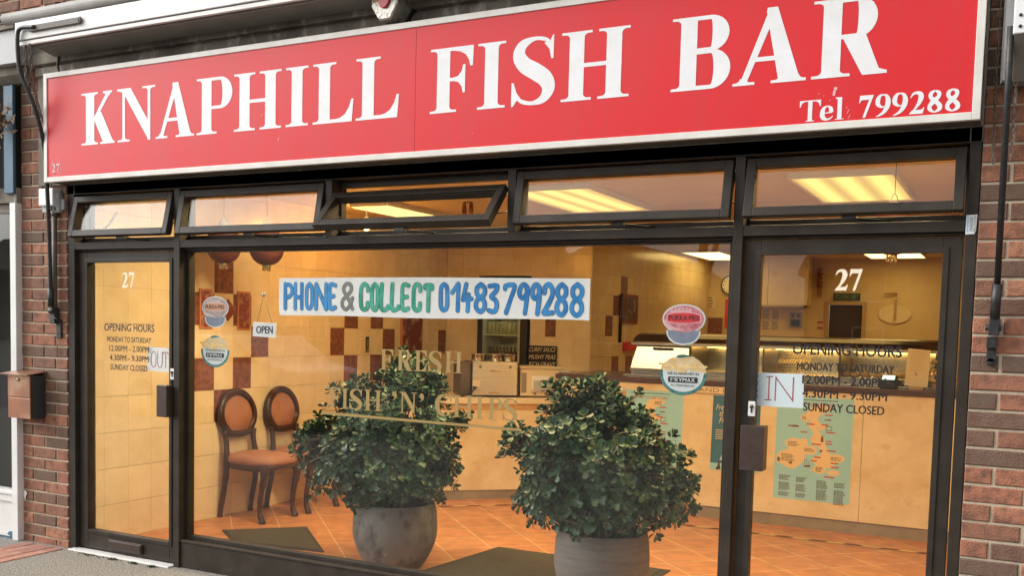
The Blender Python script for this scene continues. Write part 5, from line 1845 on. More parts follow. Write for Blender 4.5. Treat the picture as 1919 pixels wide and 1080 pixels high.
pinned(1.33, 1.55, 1.88, 2.03, 'left one of two pale notices above the bright pink pie sticker', 5)
pinned(1.58, 1.78, 1.86, 2.03, 'right one of two pale notices above the bright pink pie sticker', 4)
mb = MB()
mb.slab([(1.69, 1.52), (1.885, 1.52), (1.885, 1.73), (1.69, 1.73)], BY - 0.01, BY)
solo('brown_tile', mb, 'red_tile', 'brown square panel on the back wall right of the pie sticker', 'panel', (1.79, BY, 1.52))
mb = MB()
mb.slab([(1.915, 1.60), (2.02, 1.60), (2.02, 1.98), (1.915, 1.98)], BY - 0.012, BY)
solo('wall_banner', mb, 'red_print', 'narrow red hanging banner beside the post left of the IN door', 'banner', (1.97, BY, 1.6))
cp = thing('wall_cupboard', 'cream wall cupboard high on the back wall left of the dark doorway', 'cupboard', (2.6, 8.45, 1.9))
mb = MB()
for a, b in ((2.10, 2.52), (2.525, 3.02)):
    mb.box(a, b, 8.35, BY, 1.90, 2.495)
part('doors', mb, 'cream_tile', cp, bevel=0.003)
mb = MB()
mb.box(2.10, 2.95, 8.33, BY, 1.875, 1.899)
part('pelmet', mb, 'wood_trim', cp)
mn = thing('price_board', 'white board of price lists under the wall cupboard', 'price board', (2.65, BY, 1.58))
mb = MB()
mb.slab([(2.15, 1.50), (2.96, 1.50), (2.96, 1.87), (2.15, 1.87)], BY - 0.008, BY)
part('board', mb, 'paper_warm', mn)
mb = MB()
for u in (2.18, 2.30, 2.42, 2.54):
    text_block(mb, u, u + 0.085, 1.73, 1.845, 6, BY - 0.0086, 0.2, 0.6)
    text_block(mb, u, u + 0.085, 1.59, 1.705, 6, BY - 0.0086, 0.2, 0.6)
part('price_lettering', mb, 'poster_grey', mn)
rd = thing('wall_heater', 'small square control box with dark dials on the back wall left of the doorway', 'control box', (2.85, BY, 1.62))
mb = MB()
mb.box(2.765, 2.925, BY - 0.05, BY - 0.009, 1.625, 1.815)
part('casing', mb, 'plinth', rd, bevel=0.004)
mb = MB()
mb.box(2.79, 2.90, BY - 0.053, BY - 0.0505, 1.64, 1.725)
mb.slab(disc(2.81, 1.775, 0.018), BY - 0.053, BY - 0.0505)
mb.slab(disc(2.88, 1.775, 0.018), BY - 0.053, BY - 0.0505)
part('dials', mb, 'black', rd)
mb = MB()
for z in (1.685, 1.615):
    mb.slab([(3.11, z), (3.18, z), (3.18, z + 0.024), (3.11, z + 0.024)], BY - 0.004, BY)
solo('warning_labels', mb, 'poster_red', 'pair of little red labels on the wall left of the dark doorway', 'label', (3.14, BY, 1.615))
mb = MB()
for k in range(5):
    mb.lathe([(0, -0.03), (0.03, -0.02), (0.045, 0), (0.03, 0.02), (0, 0.03)], (3.125, BY - 0.045, 2.36 - 0.05 * k), 12)
for k in range(6):
    mb.tube([(3.10 + 0.01 * k, BY - 0.04, 2.14), (3.098 + 0.011 * k, BY - 0.04, 2.02 - 0.01 * (k % 3))], 0.003, 5)
solo('hanging_ornament', mb, 'scroll', 'dark knotted ornament with tassels on the back wall left of the exit sign', 'ornament', (3.12, 8.55, 2.0))
bd = thing('back_door', 'dark brown doorway under the exit sign at the back of the shop', 'door', (3.45, 8.62, ZF))
mb = MB()
mb.box(3.25, 3.65, 8.63, 8.67, ZF, 1.92)
part('leaf', mb, 'door_brown', bd)
mb = MB()
mb.frame(3.205, 3.695, ZF, 1.965, 0.045, 8.575, 8.60, wb=0.002)
part('architrave', mb, 'wood_trim', bd, bevel=0.003)
ex = thing('exit_sign', 'green exit sign over the dark back doorway', 'sign', (3.46, 8.58, 1.975))
mb = MB()
mb.box(3.297, 3.618, 8.575, 8.594, 1.978, 2.066)
part('plate', mb, 'exit_green', ex, bevel=0.002)
mb = MB()
mb.flat(sans('TO FIRE EXIT', 3.315, 3.60, 1.995, 2.05, 0.0), 8.5743)
part('exit_lettering', mb, 'exit_letters', ex)
cl = thing('wall_lamp', 'small bracket arm with an oval cream plate on the back wall right of the doorway', 'bracket', (4.05, 8.55, 1.7))
mb = MB()
mb.slab(disc(4.03, 1.81, 0.19, 0.115, 36), BY - 0.012, BY)
part('oval_plate', mb, 'cream_tile', cl, bevel=0.004)
mb = MB()
mb.box(4.02, 4.045, BY - 0.04, BY - 0.0125, 1.75, 2.0)
mb.tube([(4.05, BY - 0.03, 2.07), (3.90, BY - 0.06, 2.06)], 0.012, 8)
part('arm', mb, 'wood_trim', cl)

# ------------------------------------------------------------------ chairs
def make_chair(label, group):
    """dining chair facing +x, back legs at x = 0, origin on the floor midway between the back legs"""
    t = thing('dining_chair', label, 'chair', (0, 0, 0), group)
    mb = MB()
    n = 44
    ring, tilt = [], lambda z: -0.02 - 0.11 * (z - 0.55)
    for k in range(n + 1):
        a = 2 * math.pi * k / n
        yy, zz = 0.182 * math.sin(a), 0.775 + 0.178 * math.cos(a)
        if math.cos(a) < -0.2:                       # narrower, flatter towards the bottom
            yy *= 1 - 0.22 * (-math.cos(a) - 0.2) / 0.8
            zz += 0.035 * max(0, (-math.cos(a) - 0.75)) / 0.25 * (1 if abs(yy) < 0.12 else 0)
        ring.append((tilt(zz), yy, zz))
    mb.tube(ring, 0.028, 10, caps=False)
    mb.tube([(p[0] + 0.02, p[1] * 0.93, 0.775 + (p[2] - 0.775) * 0.93) for p in ring], 0.009, 6, caps=False)
    part('back_frame', mb, 'wood', t, local=True)
    mb = MB()
    inner = [(tilt(p[2]), p[1] * 0.90, 0.775 + (p[2] - 0.775) * 0.90) for p in ring[:-1]]
    c = (tilt(0.775) + 0.028, 0, 0.775)
    vs, fs = [], []
    for s_, dx in ((1.0, 0.004), (0.8, 0.018), (0.45, 0.026)):
        vs += [(p[0] + dx, p[1] * s_, 0.775 + (p[2] - 0.775) * s_) for p in inner]
    vs.append(c)
    m = len(inner)
    for r_ in range(2):
        fs += [(r_ * m + k, r_ * m + (k + 1) % m, (r_ + 1) * m + (k + 1) % m, (r_ + 1) * m + k)[::-1] for k in range(m)]
    fs += [(2 * m + k, 2 * m + (k + 1) % m, 3 * m)[::-1] for k in range(m)]
    vs += [(p[0] - 0.012, p[1], p[2]) for p in inner]
    fs += [tuple(range(3 * m + 1, 4 * m + 1))]
    mb.add(vs, fs, 0, True)
    part('back_cushion', mb, 'fabric', t, local=True)
    for s_ in (-1, 1):
        mb = MB()
        mb.tube(cat([(-0.058, 0, 0.0), (-0.045, 0.0, 0.10), (-0.005, 0, 0.30), (0.0, 0, 0.43), (-0.008, -s_ * 0.012, 0.52), (-0.02, -s_ * 0.016, 0.60), (-0.024, -s_ * 0.002, 0.66)], 4),
                [0.019] * 4 + [0.021] * 4 + [0.024] * 8 + [0.021] * 9, 8)
        mb.v = [(v[0], v[1] + s_ * 0.165, v[2]) for v in mb.v]
        part('back_leg', mb, 'wood', t, local=True)
        mb = MB()
        mb.tube(cat([(0.375, 0, 0.0), (0.372, 0, 0.02), (0.352, 0, 0.07), (0.352, 0, 0.16), (0.378, 0, 0.29), (0.392, 0, 0.37), (0.385, 0, 0.42)], 4),
                [0.027] * 4 + [0.023] * 4 + [0.018] * 4 + [0.021] * 4 + [0.029] * 4 + [0.034] * 5, 10)
        mb.v = [(v[0], v[1] + s_ * 0.185, v[2]) for v in mb.v]
        part('front_leg', mb, 'wood', t, local=True)
    out = []
    for k in range(48):
        a = 2 * math.pi * k / 48
        ca, sa = math.cos(a), math.sin(a)
        x = 0.195 + 0.235 * math.copysign(abs(ca) ** 0.55, ca) + (0.02 * (1 - abs(sa)) if ca > 0 else 0)
        y = math.copysign(abs(sa) ** 0.55, sa) * (0.185 + 0.10 * max(0, (x - 0.0)) * 0.55)
        out.append((x, y))
    mb = MB()
    vs, fs = [], []
    lev = ((0.98, 0.392), (1.0, 0.405), (1.0, 0.425), (0.985, 0.430))
    for s_, z in lev:
        vs += [(0.2 + (x - 0.2) * s_, y * s_, z + (0.012 * math.cos(y * 12) if z < 0.4 else 0)) for x, y in out]
    m = len(out)
    for r_ in range(3):
        fs += [(r_ * m + k, r_ * m + (k + 1) % m, (r_ + 1) * m + (k + 1) % m, (r_ + 1) * m + k) for k in range(m)]
    mb.add(vs, fs + [tuple(range(m))[::-1]], 0, True)
    part('apron', mb, 'wood', t, local=True)
    mb = MB()
    vs, fs = [], []
    for s_, z in ((0.985, 0.428), (1.02, 0.445), (1.01, 0.466), (0.93, 0.488), (0.68, 0.504), (0.3, 0.510)):
        vs += [(0.2 + (x - 0.2) * s_, y * s_, z) for x, y in out]
    for r_ in range(5):
        fs += [(r_ * m + k, r_ * m + (k + 1) % m, (r_ + 1) * m + (k + 1) % m, (r_ + 1) * m + k) for k in range(m)]
    vs.append((0.2, 0, 0.511))
    fs += [(5 * m + k, 5 * m + (k + 1) % m, 6 * m) for k in range(m)] + [tuple(range(m))[::-1]]
    mb.add(vs, fs, 0, True)
    part('seat', mb, 'fabric', t, local=True)
    return t


ch = make_chair('mahogany dining chair with round rust velvet back, nearest the left door', 'dining chairs along the tiled wall')
ch.location = (0.125, 1.405, ZF)
dup(ch, (0.132, 1.915, ZF), R(1.5), 'mahogany dining chair with round rust velvet back, half hidden by the left plant')

# ------------------------------------------------------------------ door mats
def door_mat(pts, label):
    c = (sum(p[0] for p in pts) / 4, sum(p[1] for p in pts) / 4)
    t = thing('door_mat', label, 'door mat', (*c, ZF))
    mb = MB()
    q = [(c[0] + (x - c[0]), c[1] + (y - c[1])) for x, y in pts]
    mb.add([(x, y, ZF + 0.002) for x, y in q] + [(x, y, ZF + 0.008) for x, y in q], [(4, 5, 6, 7), (0, 1, 5, 4), (1, 2, 6, 5), (2, 3, 7, 6), (3, 0, 4, 7)])
    part('edging', mb, 'mat_edge', t)
    mb = MB()
    q = [(c[0] + (x - c[0]) * 0.92, c[1] + (y - c[1]) * 0.92) for x, y in pts]
    mb.add([(x, y, ZF + 0.0085) for x, y in q] + [(x, y, ZF + 0.013) for x, y in q], [(4, 5, 6, 7), (0, 1, 5, 4), (1, 2, 6, 5), (2, 3, 7, 6), (3, 0, 4, 7)])
    part('pile', mb, 'mat', t)
    return t


door_mat([(0.777, 0.622), (1.457, 0.735), (0.855, 1.297), (0.436, 0.874)], 'small dark doormat on the terracotta floor in front of the left chair')
door_mat([(2.25, 0.60), (3.55, 0.60), (3.55, 1.52), (2.34, 1.50)], 'large dark mat on the terracotta floor between the two plant pots')


# ------------------------------------------------------------------ potted jade plants
def jade(x, y, label_pot, label_plant, seed, marks, squash, off, lean, horns):
    rnd = random.Random(seed)
    t = thing('plant_pot', label_pot, 'plant pot', (x, y, ZF), 'stoneware plant pots in the window')
    mb = MB()
    prof = [(0.0, 0.0), (0.155, 0.0), (0.172, 0.006), (0.215, 0.07), (0.248, 0.15), (0.261, 0.23), (0.26, 0.31), (0.252, 0.37), (0.245, 0.40), (0.238, 0.405), (0.226, 0.40), (0.224, 0.36)]
    fine = cat(prof, 5)
    mb.lathe([(r_ + (0.0012 * math.sin(z * 420) if 0.03 < z < 0.36 and r_ > 0.2 else 0), z) for r_, z in fine], (x, y, ZF), 56)
    part('pot', mb, 'pot' if not marks else 'pot_marked', t)
    mb = MB()
    mb.lathe([(0.0, 0.372), (0.1, 0.37), (0.225, 0.362)], (x, y, ZF), 32)
    part('soil', mb, 'soil', t)
    p = thing('jade_plant', label_plant, 'plant', (x, y, ZF + 0.37), 'jade plants in the window')
    top = Vector((x + off[0], y + off[1], ZF + 0.66))
    stems, leaves = MB(), MB()
    root = Vector((x, y, ZF + 0.37))

    def place(d, rr):
        lump = 1 + 0.06 * math.sin(3 * math.atan2(d.y, d.x) + seed) + 0.08 * math.sin(5 * d.z + 2 * math.atan2(d.y, d.x) + seed * 1.7)
        rr *= lump
        P = Vector((d.x * squash[0] * rr, d.y * squash[0] * rr, d.z * (squash[1] if d.z > 0 else squash[2]) * rr))
        if P.z > 0:
            k = 1 - 0.30 * (P.z / squash[1]) ** 1.5
            P = Vector((P.x * k + 0.888 * lean * P.z, P.y * k + 0.459 * lean * P.z * 0.4, P.z))
        P += top
        if P.y < 0.112:
            P.y = 0.112 + (0.112 - P.y) * 0.3
        return P

    def ball():
        d = Vector((rnd.gauss(0, 1), rnd.gauss(0, 1), rnd.gauss(0.15, 1))).normalized()
        return d * (0.95 / (abs(d.x) ** 2.5 + abs(d.y) ** 2.5 + abs(d.z) ** 2.5) ** 0.4)
    clumps, tries = [], 0
    while len(clumps) < 95 and tries < 6000:      # sprays of foliage with gaps between them
        tries += 1
        d = ball()
        P = place(d, rnd.uniform(0.74, 1.06) if rnd.random() < 0.75 else rnd.uniform(0.45, 0.7))
        if P.z < ZF + 0.41 and (P.xy - Vector((x, y))).length < 0.27:
            continue
        if any((P - q).length < 0.088 for q, _, _ in clumps):
            continue
        clumps.append((P, (Vector((d.x, d.y, d.z + 0.3))).normalized(), rnd.uniform(0.055, 0.085)))
    for hx, hz in horns:
        P = top + Vector((0.888 * hx, 0.459 * hx, hz))
        clumps.append((P, Vector((0.2 * hx, 0, 1)).normalized(), 0.05))
        clumps.append((P - Vector((0, 0, 0.08)), Vector((0.2 * hx, 0, 1)).normalized(), 0.06))
    tips = []
    for P, d, r_ in clumps:
        for _ in range(22):
            q = P + Vector((rnd.gauss(0, r_ * 0.62), rnd.gauss(0, r_ * 0.62), rnd.gauss(0, r_ * 0.62)))
            if q.z < ZF + 0.40 and (q.xy - Vector((x, y))).length < 0.265:
                continue
            if q.y < 0.112 or any((q - w).length < 0.027 for w, _ in tips[-44:]):
                continue
            tips.append((q, (d + (q - P) * 6).normalized()))
    mains = [top + Vector((squash[0] * 0.5 * math.cos(a), squash[0] * 0.5 * math.sin(a), rnd.uniform(-0.05, 0.15))) for a in [2 * math.pi * k / 9 + rnd.random() for k in range(9)]] + [top + Vector((0, 0, 0.22))]
    for m_ in mains:
        b = root + Vector((rnd.uniform(-.07, .07), rnd.uniform(-.07, .07), -0.01))
        stems.tube(cat([tuple(b), tuple(b.lerp(m_, 0.5) + Vector((0, 0, 0.05))), tuple(m_)], 4), [0.018] * 4 + [0.012] * 4 + [0.009], 7)
    for P, d in tips:
        near = min(mains, key=lambda m_: (m_ - P).length)
        if rnd.random() < 0.3:
            a = near.lerp(P, 0.25)
            stems.tube([tuple(a), tuple(a.lerp(P, 0.6) + Vector((0, 0, 0.012))), tuple(P)], [0.005, 0.004, 0.003], 5)
        u = d.orthogonal().normalized()
        w = d.cross(u)
        phase = rnd.random() * 6.28
        n = rnd.choice((6, 7, 8, 9))
        for k in range(n):
            a = phase + k * 2.4
            out = (u * math.cos(a) + w * math.sin(a))
            lift = 0.15 + 0.75 * k / n
            ax_ = (out * (1 - lift * 0.6) + d * lift).normalized()
            side = ax_.cross(d if abs(ax_.dot(d)) < 0.95 else u).normalized()
            nrm = side.cross(ax_).normalized()
            L = rnd.uniform(0.034, 0.056) * (1.08 - 0.35 * k / n)
            Wd = L * rnd.uniform(0.30, 0.38)
            b = P - d * 0.022 * (1 - k / n) + ax_ * 0.004
            cup = L * rnd.uniform(0.02, 0.14)
            th = L * 0.06
            v = [b, b + ax_ * L * 0.45 + side * Wd * 0.72 + nrm * cup * 0.5, b + ax_ * L * 0.78 + side * Wd + nrm * cup, b + ax_ * L + nrm * cup * 1.2,
                 b + ax_ * L * 0.78 - side * Wd + nrm * cup, b + ax_ * L * 0.45 - side * Wd * 0.72 + nrm * cup * 0.5, b + ax_ * L * 0.6 - nrm * th]
            leaves.add(v, [(6, 0, 1), (6, 1, 2), (6, 2, 3), (6, 3, 4), (6, 4, 5), (6, 5, 0)], 0, True)
    part('stems', stems, 'stem', p)
    part('foliage', leaves, 'leaf', p)


MAT['pot_marked'] = M('marked_stoneware', (0.185, 0.168, 0.15), 0.75, c2=(0.075, 0.066, 0.06), ns=5.5, lo=0.52, hi=0.66, c3=(0.36, 0.33, 0.30), ns3=13, lo3=0.64, hi3=0.74, bump=0.5, bs=30, stretch=(1.3, 1.3, 0.9))
jade(2.03, 0.70, 'grey ribbed stoneware pot with dark stains, under the left jade plant', 'jade plant in the left pot, behind the gold words FISH N CHIPS', 3, True, (0.475, 0.56, 0.235), (-0.095, -0.03), 0.30, ((0.30, 0.50), (0.12, 0.555), (-0.42, 0.17)))
jade(3.44, 0.63, 'plain grey stoneware pot at the bottom edge, under the right jade plant', 'jade plant in the right pot, in front of the sea green poster', 8, False, (0.44, 0.50, 0.27), (-0.02, -0.02), -0.20, ((-0.05, 0.535), (0.03, 0.50), (0.22, 0.36), (-0.48, 0.26)))

# ------------------------------------------------------------------ paper and stickers inside the glass
YB = GY + 0.0095
bn = thing('banner', 'long white paper banner with hand drawn blue and green letters taped inside the window', 'banner', (2.64, YB, 1.55))
mb = MB()
NX, NZ = 64, 6
vs, fs = [], []
for j in range(NZ + 1):
    for i in range(NX + 1):
        u, v = i / NX, j / NZ
        x = 1.672 + (3.579 - 1.672) * u - 0.004 * (1 - u) * math.sin(v * 3)
        z = (1.556 + 0.006 * u + 0.003 * math.sin(9 * u)) * (1 - v) + (1.768 + 0.004 * math.sin(4 * u) - 0.002) * v
        a, b = gy(x, z, YB)
        vs.append((a, YB + 0.0012 * math.sin(40 * u + 3 * v) * math.sin(5 * u + 2 * v) + 0.0012 + (0.004 if (i in (0, NX) and j == 0) else 0), b))
for j in range(NZ):
    for i in range(NX):
        o = j * (NX + 1) + i
        fs.append((o, o + 1, o + NX + 2, o + NX + 1))
mb.add(vs, fs, 0, True)
part('sheet', mb, 'paper', bn)
BAN = [('P', 1.702, 1.774), ('H', 1.774, 1.846), ('O', 1.854, 1.918), ('N', 1.921, 2.014), ('E', 2.014, 2.078), ('&', 2.104, 2.195), ('C', 2.224, 2.295), ('O', 2.297, 2.359), ('L', 2.36, 2.427), ('L', 2.428, 2.494),
       ('E', 2.493, 2.557), ('C', 2.563, 2.629), ('T', 2.635, 2.7), ('0', 2.73, 2.795), ('1', 2.8, 2.861), ('4', 2.863, 2.939), ('8', 2.941, 3.015), ('3', 3.015, 3.085), ('7', 3.107, 3.184), ('9', 3.188, 3.255),
       ('9', 3.258, 3.322), ('2', 3.323, 3.395), ('8', 3.394, 3.465), ('8', 3.474, 3.549)]
groups = (('blue_word', 'ink_lightblue', BAN[:5], .0215), ('ampersand', 'ink_grey', BAN[5:6], .019), ('green_word', 'ink_green', BAN[6:13], .0215), ('phone_number', 'ink_blue', BAN[13:], .0220))
edge = MB()
for name, mat_, items, w in groups:
    mb = MB()
    for i, (c, a, b) in enumerate(items):
        zt, zb = (1.744, 1.586) if c not in '29' and name != 'phone_number' else (1.745, 1.590 - 0.0016 * i)
        h = w / 2
        pol = pen_glyph(c, a + h + 0.002, b - h - 0.001, zb + h, zt - h, w)
        mb.flat(on(union(pol), YB - 0.0012), YB - 0.0012)
        pol = pen_glyph(c, a + h + 0.002, b - h - 0.001, zb + h, zt - h, w + 0.0034)
        edge.flat(on(union(pol), YB - 0.0006), YB - 0.0006)
    part(name, mb, mat_, bn)
part('letter_outlines', edge, 'ink_dark', bn)

# gold lettering on the glass
gl = thing('window_lettering', 'gold serif window lettering on the big pane over the left plant', 'window lettering', (2.6, GY, 1.0))
YG = GY - 0.0012
FR = [('F', 2.37, 2.456), ('R', 2.477, 2.579), ('E', 2.588, 2.666), ('S', 2.676, 2.758), ('H', 2.774, 2.884)]
FI = [('F', 2.028, 2.112), ('I', 2.119, 2.164), ('S', 2.172, 2.258), ('H', 2.269, 2.387), ('’', 2.455, 2.488), ('N', 2.498, 2.612), ('’', 2.626, 2.659), ('C', 2.723, 2.825), ('H', 2.829, 2.953), ('I', 2.966, 3.015),
      ('P', 3.034, 3.12), ('S', 3.123, 3.205)]
mb = MB()
mb.flat(on(serif_text(FR, 1.277, 1.387, s=0.19), YG), YG)
part('word', mb, 'gold', gl)
for a, b in ((0, 4), (4, 7), (7, 12)):
    mb = MB()
    mb.flat(on(serif_text(FI[a:b], 1.050, 1.163, s=0.19), YG), YG)
    part('word', mb, 'gold', gl)
mb = MB()
mb.flat(on(([(1.984, 1.011), (3.23, 1.002), (3.23, 1.015), (1.984, 1.026)], [(0, 1, 2, 3)]), YG), YG)
part('underline', mb, 'gold', gl)


def pie_sticker(cx, cz, W, H, faded, label):
    """cut-out pie sticker; W, H full size; drawn on the inside face of the glass"""
    y = GY + 0.0075
    t = thing('pie_sticker', label, 'sticker', (cx, y, cz - H / 2), 'pie stickers on the window')
    P = lambda u, v: gy(cx + u * W, cz + v * H, y)
    el = lambda cu, cv, a, b, n=40: [P(cu + a * math.cos(2 * math.pi * k / n), cv + b * math.sin(2 * math.pi * k / n)) for k in range(n)]
    cup = lambda g: [P(-.40 + g, -.14), P(.40 - g, -.14), P(.385 - g, -.26), P(.32 - g, -.38 + g * .6), P(.2 - g * .5, -.465 + g), P(0, -.5 + g), P(-.2 + g * .5, -.465 + g), P(-.32 + g, -.38 + g * .6), P(-.385 + g, -.26)]
    mb = MB()
    mb.flat(union([el(0, .14, .5, .36), cup(0)]), y)
    part('white_border', mb, 'sticker_white', t)
    mb = MB()
    mb.flat(union([cup(.035)]), y - 0.0004)
    part('foil_case', mb, 'foil', t)
    mb = MB()
    mb.flat(union([el(0, .14, .465, .325)]), y - 0.0008)
    part('crust', mb, 'faded' if faded else 'pink', t)
    mb = MB()
    for k in range(6):
        u = -.28 + .085 * k
        mb.flat(union(ribbon([(*P(u + .03, .43 - .012 * abs(k - 2)), .003), (*P(u - .015, .37), .012), (*P(u + .0, .32), .014), (*P(u + .06, .28), .005)], 4)), y - 0.0012)
    mb.flat(union(ribbon([(*P(-.44, .15), .002), (*P(-.40, 0.0), .016), (*P(-.22, -.10), .014), (*P(.0, -.135), .003)], 4)), y - 0.0012)
    mb.flat(sans('baked for you', *P(-.22, 0)[:1], *P(.25, 0)[:1], P(0, -.03)[1], P(0, .02)[1], 0.01), y - 0.0013)
    part('highlights', mb, 'faded_pale' if faded else 'pink_pale', t)
    band = lambda g: [P(-.40 + g, .06 + g * .9), P(-.40 + g, .26 - g * .9), P(-.2, .30 - g * .9), P(0, .31 - g * .9), P(.2, .30 - g * .9), P(.40 - g, .25 - g * .9), P(.40 - g, .07 + g * .9), P(.2, .03 + g * .9), P(0, .02 + g * .9), P(-.2, .03 + g * .9)]
    mb = MB()
    mb.flat(union([band(0)]), y - 0.0016)
    part('band_border', mb, 'faded_pale' if faded else 'pink_pale', t)
    mb = MB()
    mb.flat(union([band(.02)]), y - 0.0020)
    part('band', mb, 'faded_band' if faded else 'red_print', t)
    mb = MB()
    mb.flat(sans('PUKKA·PIES', P(-.345, 0)[0], P(.345, 0)[0], P(0, .105)[1], P(0, .225)[1], 0.03), y - 0.0024)
    part('pie_lettering', mb, 'black_vinyl', t)


pie_sticker(4.048, 1.552, 0.204, 0.188, False, 'pink pie sticker on the glass, the brighter one beside the IN door')
pie_sticker(1.188, 1.567, 0.210, 0.186, True, 'faded grey pie sticker on the glass left of the OPEN sign')


def oil_sticker(cx, cz, W, H, label):
    y = GY + 0.0075
    t = thing('frying_sticker', label, 'sticker', (cx, y, cz - H / 2), 'round frying oil stickers on the window')
    P = lambda u, v: gy(cx + u * W, cz + v * H, y)
    arc = lambda ru, rv, a0, a1, n=36: [P(ru * math.cos(a0 + (a1 - a0) * k / n), rv * math.sin(a0 + (a1 - a0) * k / n)) for k in range(n + 1)]
    mb = MB()
    mb.flat(union([arc(.5, .5, R(172), R(368)), arc(.2, .1, 0, 6.28) if False else [P(-.19, .44), P(-.1, .485), P(.0, .50), P(.1, .485), P(.17, .45), P(.1, .40), P(-.1, .40)]]), y)
    part('teal_ring', mb, 'teal', t)
    mb = MB()
    mb.flat(union([arc(.435, .42, R(172), R(368)), [P(-.44, .0), P(.44, .0), P(.46, .15), P(-.44, .15)]]), y - 0.0004)
    part('white_disc', mb, 'sticker_white', t)
    mb = MB()
    for k in range(30):
        a = R(190 + 160 * k / 29)
        if k in (9, 10, 20):
            continue
        c, s_ = math.cos(a), math.sin(a)
        mb.flat(union([[P(.455 * c - .006 * s_, .445 * s_ + .006 * c), P(.485 * c - .006 * s_, .48 * s_ + .006 * c), P(.485 * c + .007 * s_, .48 * s_ - .007 * c), P(.455 * c + .007 * s_, .445 * s_ - .007 * c)]]), y - 0.0005)
    part('rim_lettering', mb, 'teal_pale', t)
    mb = MB()
    mb.flat(union([[P(-.485, .14), P(-.44, .26), P(-.30, .38), P(-.24, .42), P(-.08, .41), P(.04, .43), P(.20, .455), P(.34, .36), P(.44, .25), P(.49, .13), P(.3, .16), P(.1, .13), P(-.1, .15), P(-.3, .14)]]), y - 0.0008)
    part('fish_print', mb, 'fish', t)
    mb = MB()
    rnd = random.Random(5)
    for k in range(26):
        u, v = rnd.uniform(-.44, .42), rnd.uniform(.10, .24) + (0.05 if rnd.random() < .3 else 0)
        a = rnd.choice((rnd.gauss(0.25, .2), rnd.gauss(-0.25, .2)))
        L, w = rnd.uniform(.08, .15), .024
        c, s_ = math.cos(a), math.sin(a)
        yy = y - 0.0012 - 0.00004 * k
        mb.flat(union([[P(u - L * c + w * s_, v - L * s_ - w * c), P(u + L * c + w * s_, v + L * s_ - w * c), P(u + L * c - w * s_, v + L * s_ + w * c), P(u - L * c - w * s_, v - L * s_ + w * c)]]), yy)
    mb.flat(union([[P(-.07, .02), P(.05, .02), P(.06, .16), P(-.04, .18)]]), y - 0.0024)
    part('chips_print', mb, 'chips', t)
    mb = MB()
    mb.flat(sans('WE ALWAYS FRY IN', P(-.34, 0)[0], P(.34, 0)[0], P(0, -.005)[1], P(0, .06)[1], 0.012), y - 0.0026)
    mb.flat(sans('ALL VEGETABLE OIL', P(-.26, 0)[0], P(.26, 0)[0], P(0, -.285)[1], P(0, -.235)[1], 0.006), y - 0.0026)
    part('small_lettering', mb, 'black_vinyl', t)
    mb = MB()
    mb.flat(union([[P(-.30, -.05), P(.30, -.05), P(.32, -.07), P(.32, -.17), P(.30, -.19), P(-.30, -.19), P(-.32, -.17), P(-.32, -.07)]]), y - 0.0026)
    part('black_plate', mb, 'black_vinyl', t)
    mb = MB()
    h = P(0, -.075)[1] - P(0, -.165)[1]
    for i, c in enumerate('FRYMAX'):
        a, b = P(-.27 + .09 * i, 0)[0], P(-.27 + .09 * (i + 1) - .01, 0)[0]
        if c in 'FRA':
            mb.flat(serif_text([(c, a, b)], P(0, -.165)[1], P(0, -.075)[1], s=0.2), y - 0.003)
        else:
            mb.flat(sans(c, a, b, P(0, -.165)[1], P(0, -.075)[1], 0.02), y - 0.003)
    part('name_lettering', mb, 'sticker_white', t)


oil_sticker(4.054, 1.322, 0.220, 0.188, 'round frying oil sticker with fish and chips, beside the IN door')
oil_sticker(1.189, 1.335, 0.222, 0.190, 'round frying oil sticker with fish and chips, left of the OPEN sign')

op = thing('open_sign', 'small white OPEN sign hanging on a string inside the window', 'sign', (1.56, YB, 1.43))
P4 = lambda x, z: gy(x, z, YB)
mb = MB()
mb.slab([P4(1.476, 1.432), P4(1.648, 1.427), P4(1.652, 1.510), P4(1.480, 1.514)], YB, YB + 0.004)
part('board', mb, 'white_plastic', op, bevel=0.0015)
mb = MB()
mb.flat(on(sans('OPEN', 1.505, 1.626, 1.450, 1.492, 0.05), YB - 0.0006), YB - 0.0006)
part('lettering', mb, 'ink_dark', op)
mb = MB()
mb.tube([(P4(1.507, 1.505)[0], YB + 0.002, P4(0, 1.505)[1]), (P4(1.557, 1.668)[0], YB + 0.001, P4(0, 1.668)[1]), (P4(1.622, 1.505)[0], YB + 0.002, P4(0, 1.505)[1])], 0.0012, 5)
part('string', mb, 'charcoal', op)
mb = MB()
mb.lathe([(0.0, 0.0), (0.012, 0.004), (0.014, 0.01), (0.006, 0.016), (0, 0.018)], (0, 0, 0), 14)
mb.v = [(v[0] + P4(1.557, 0)[0], YB - v[2] + 0.018 - 0.012, v[1] + P4(0, 1.672)[1]) for v in mb.v]
part('suction_hook', mb, 'beacon_clear', op)

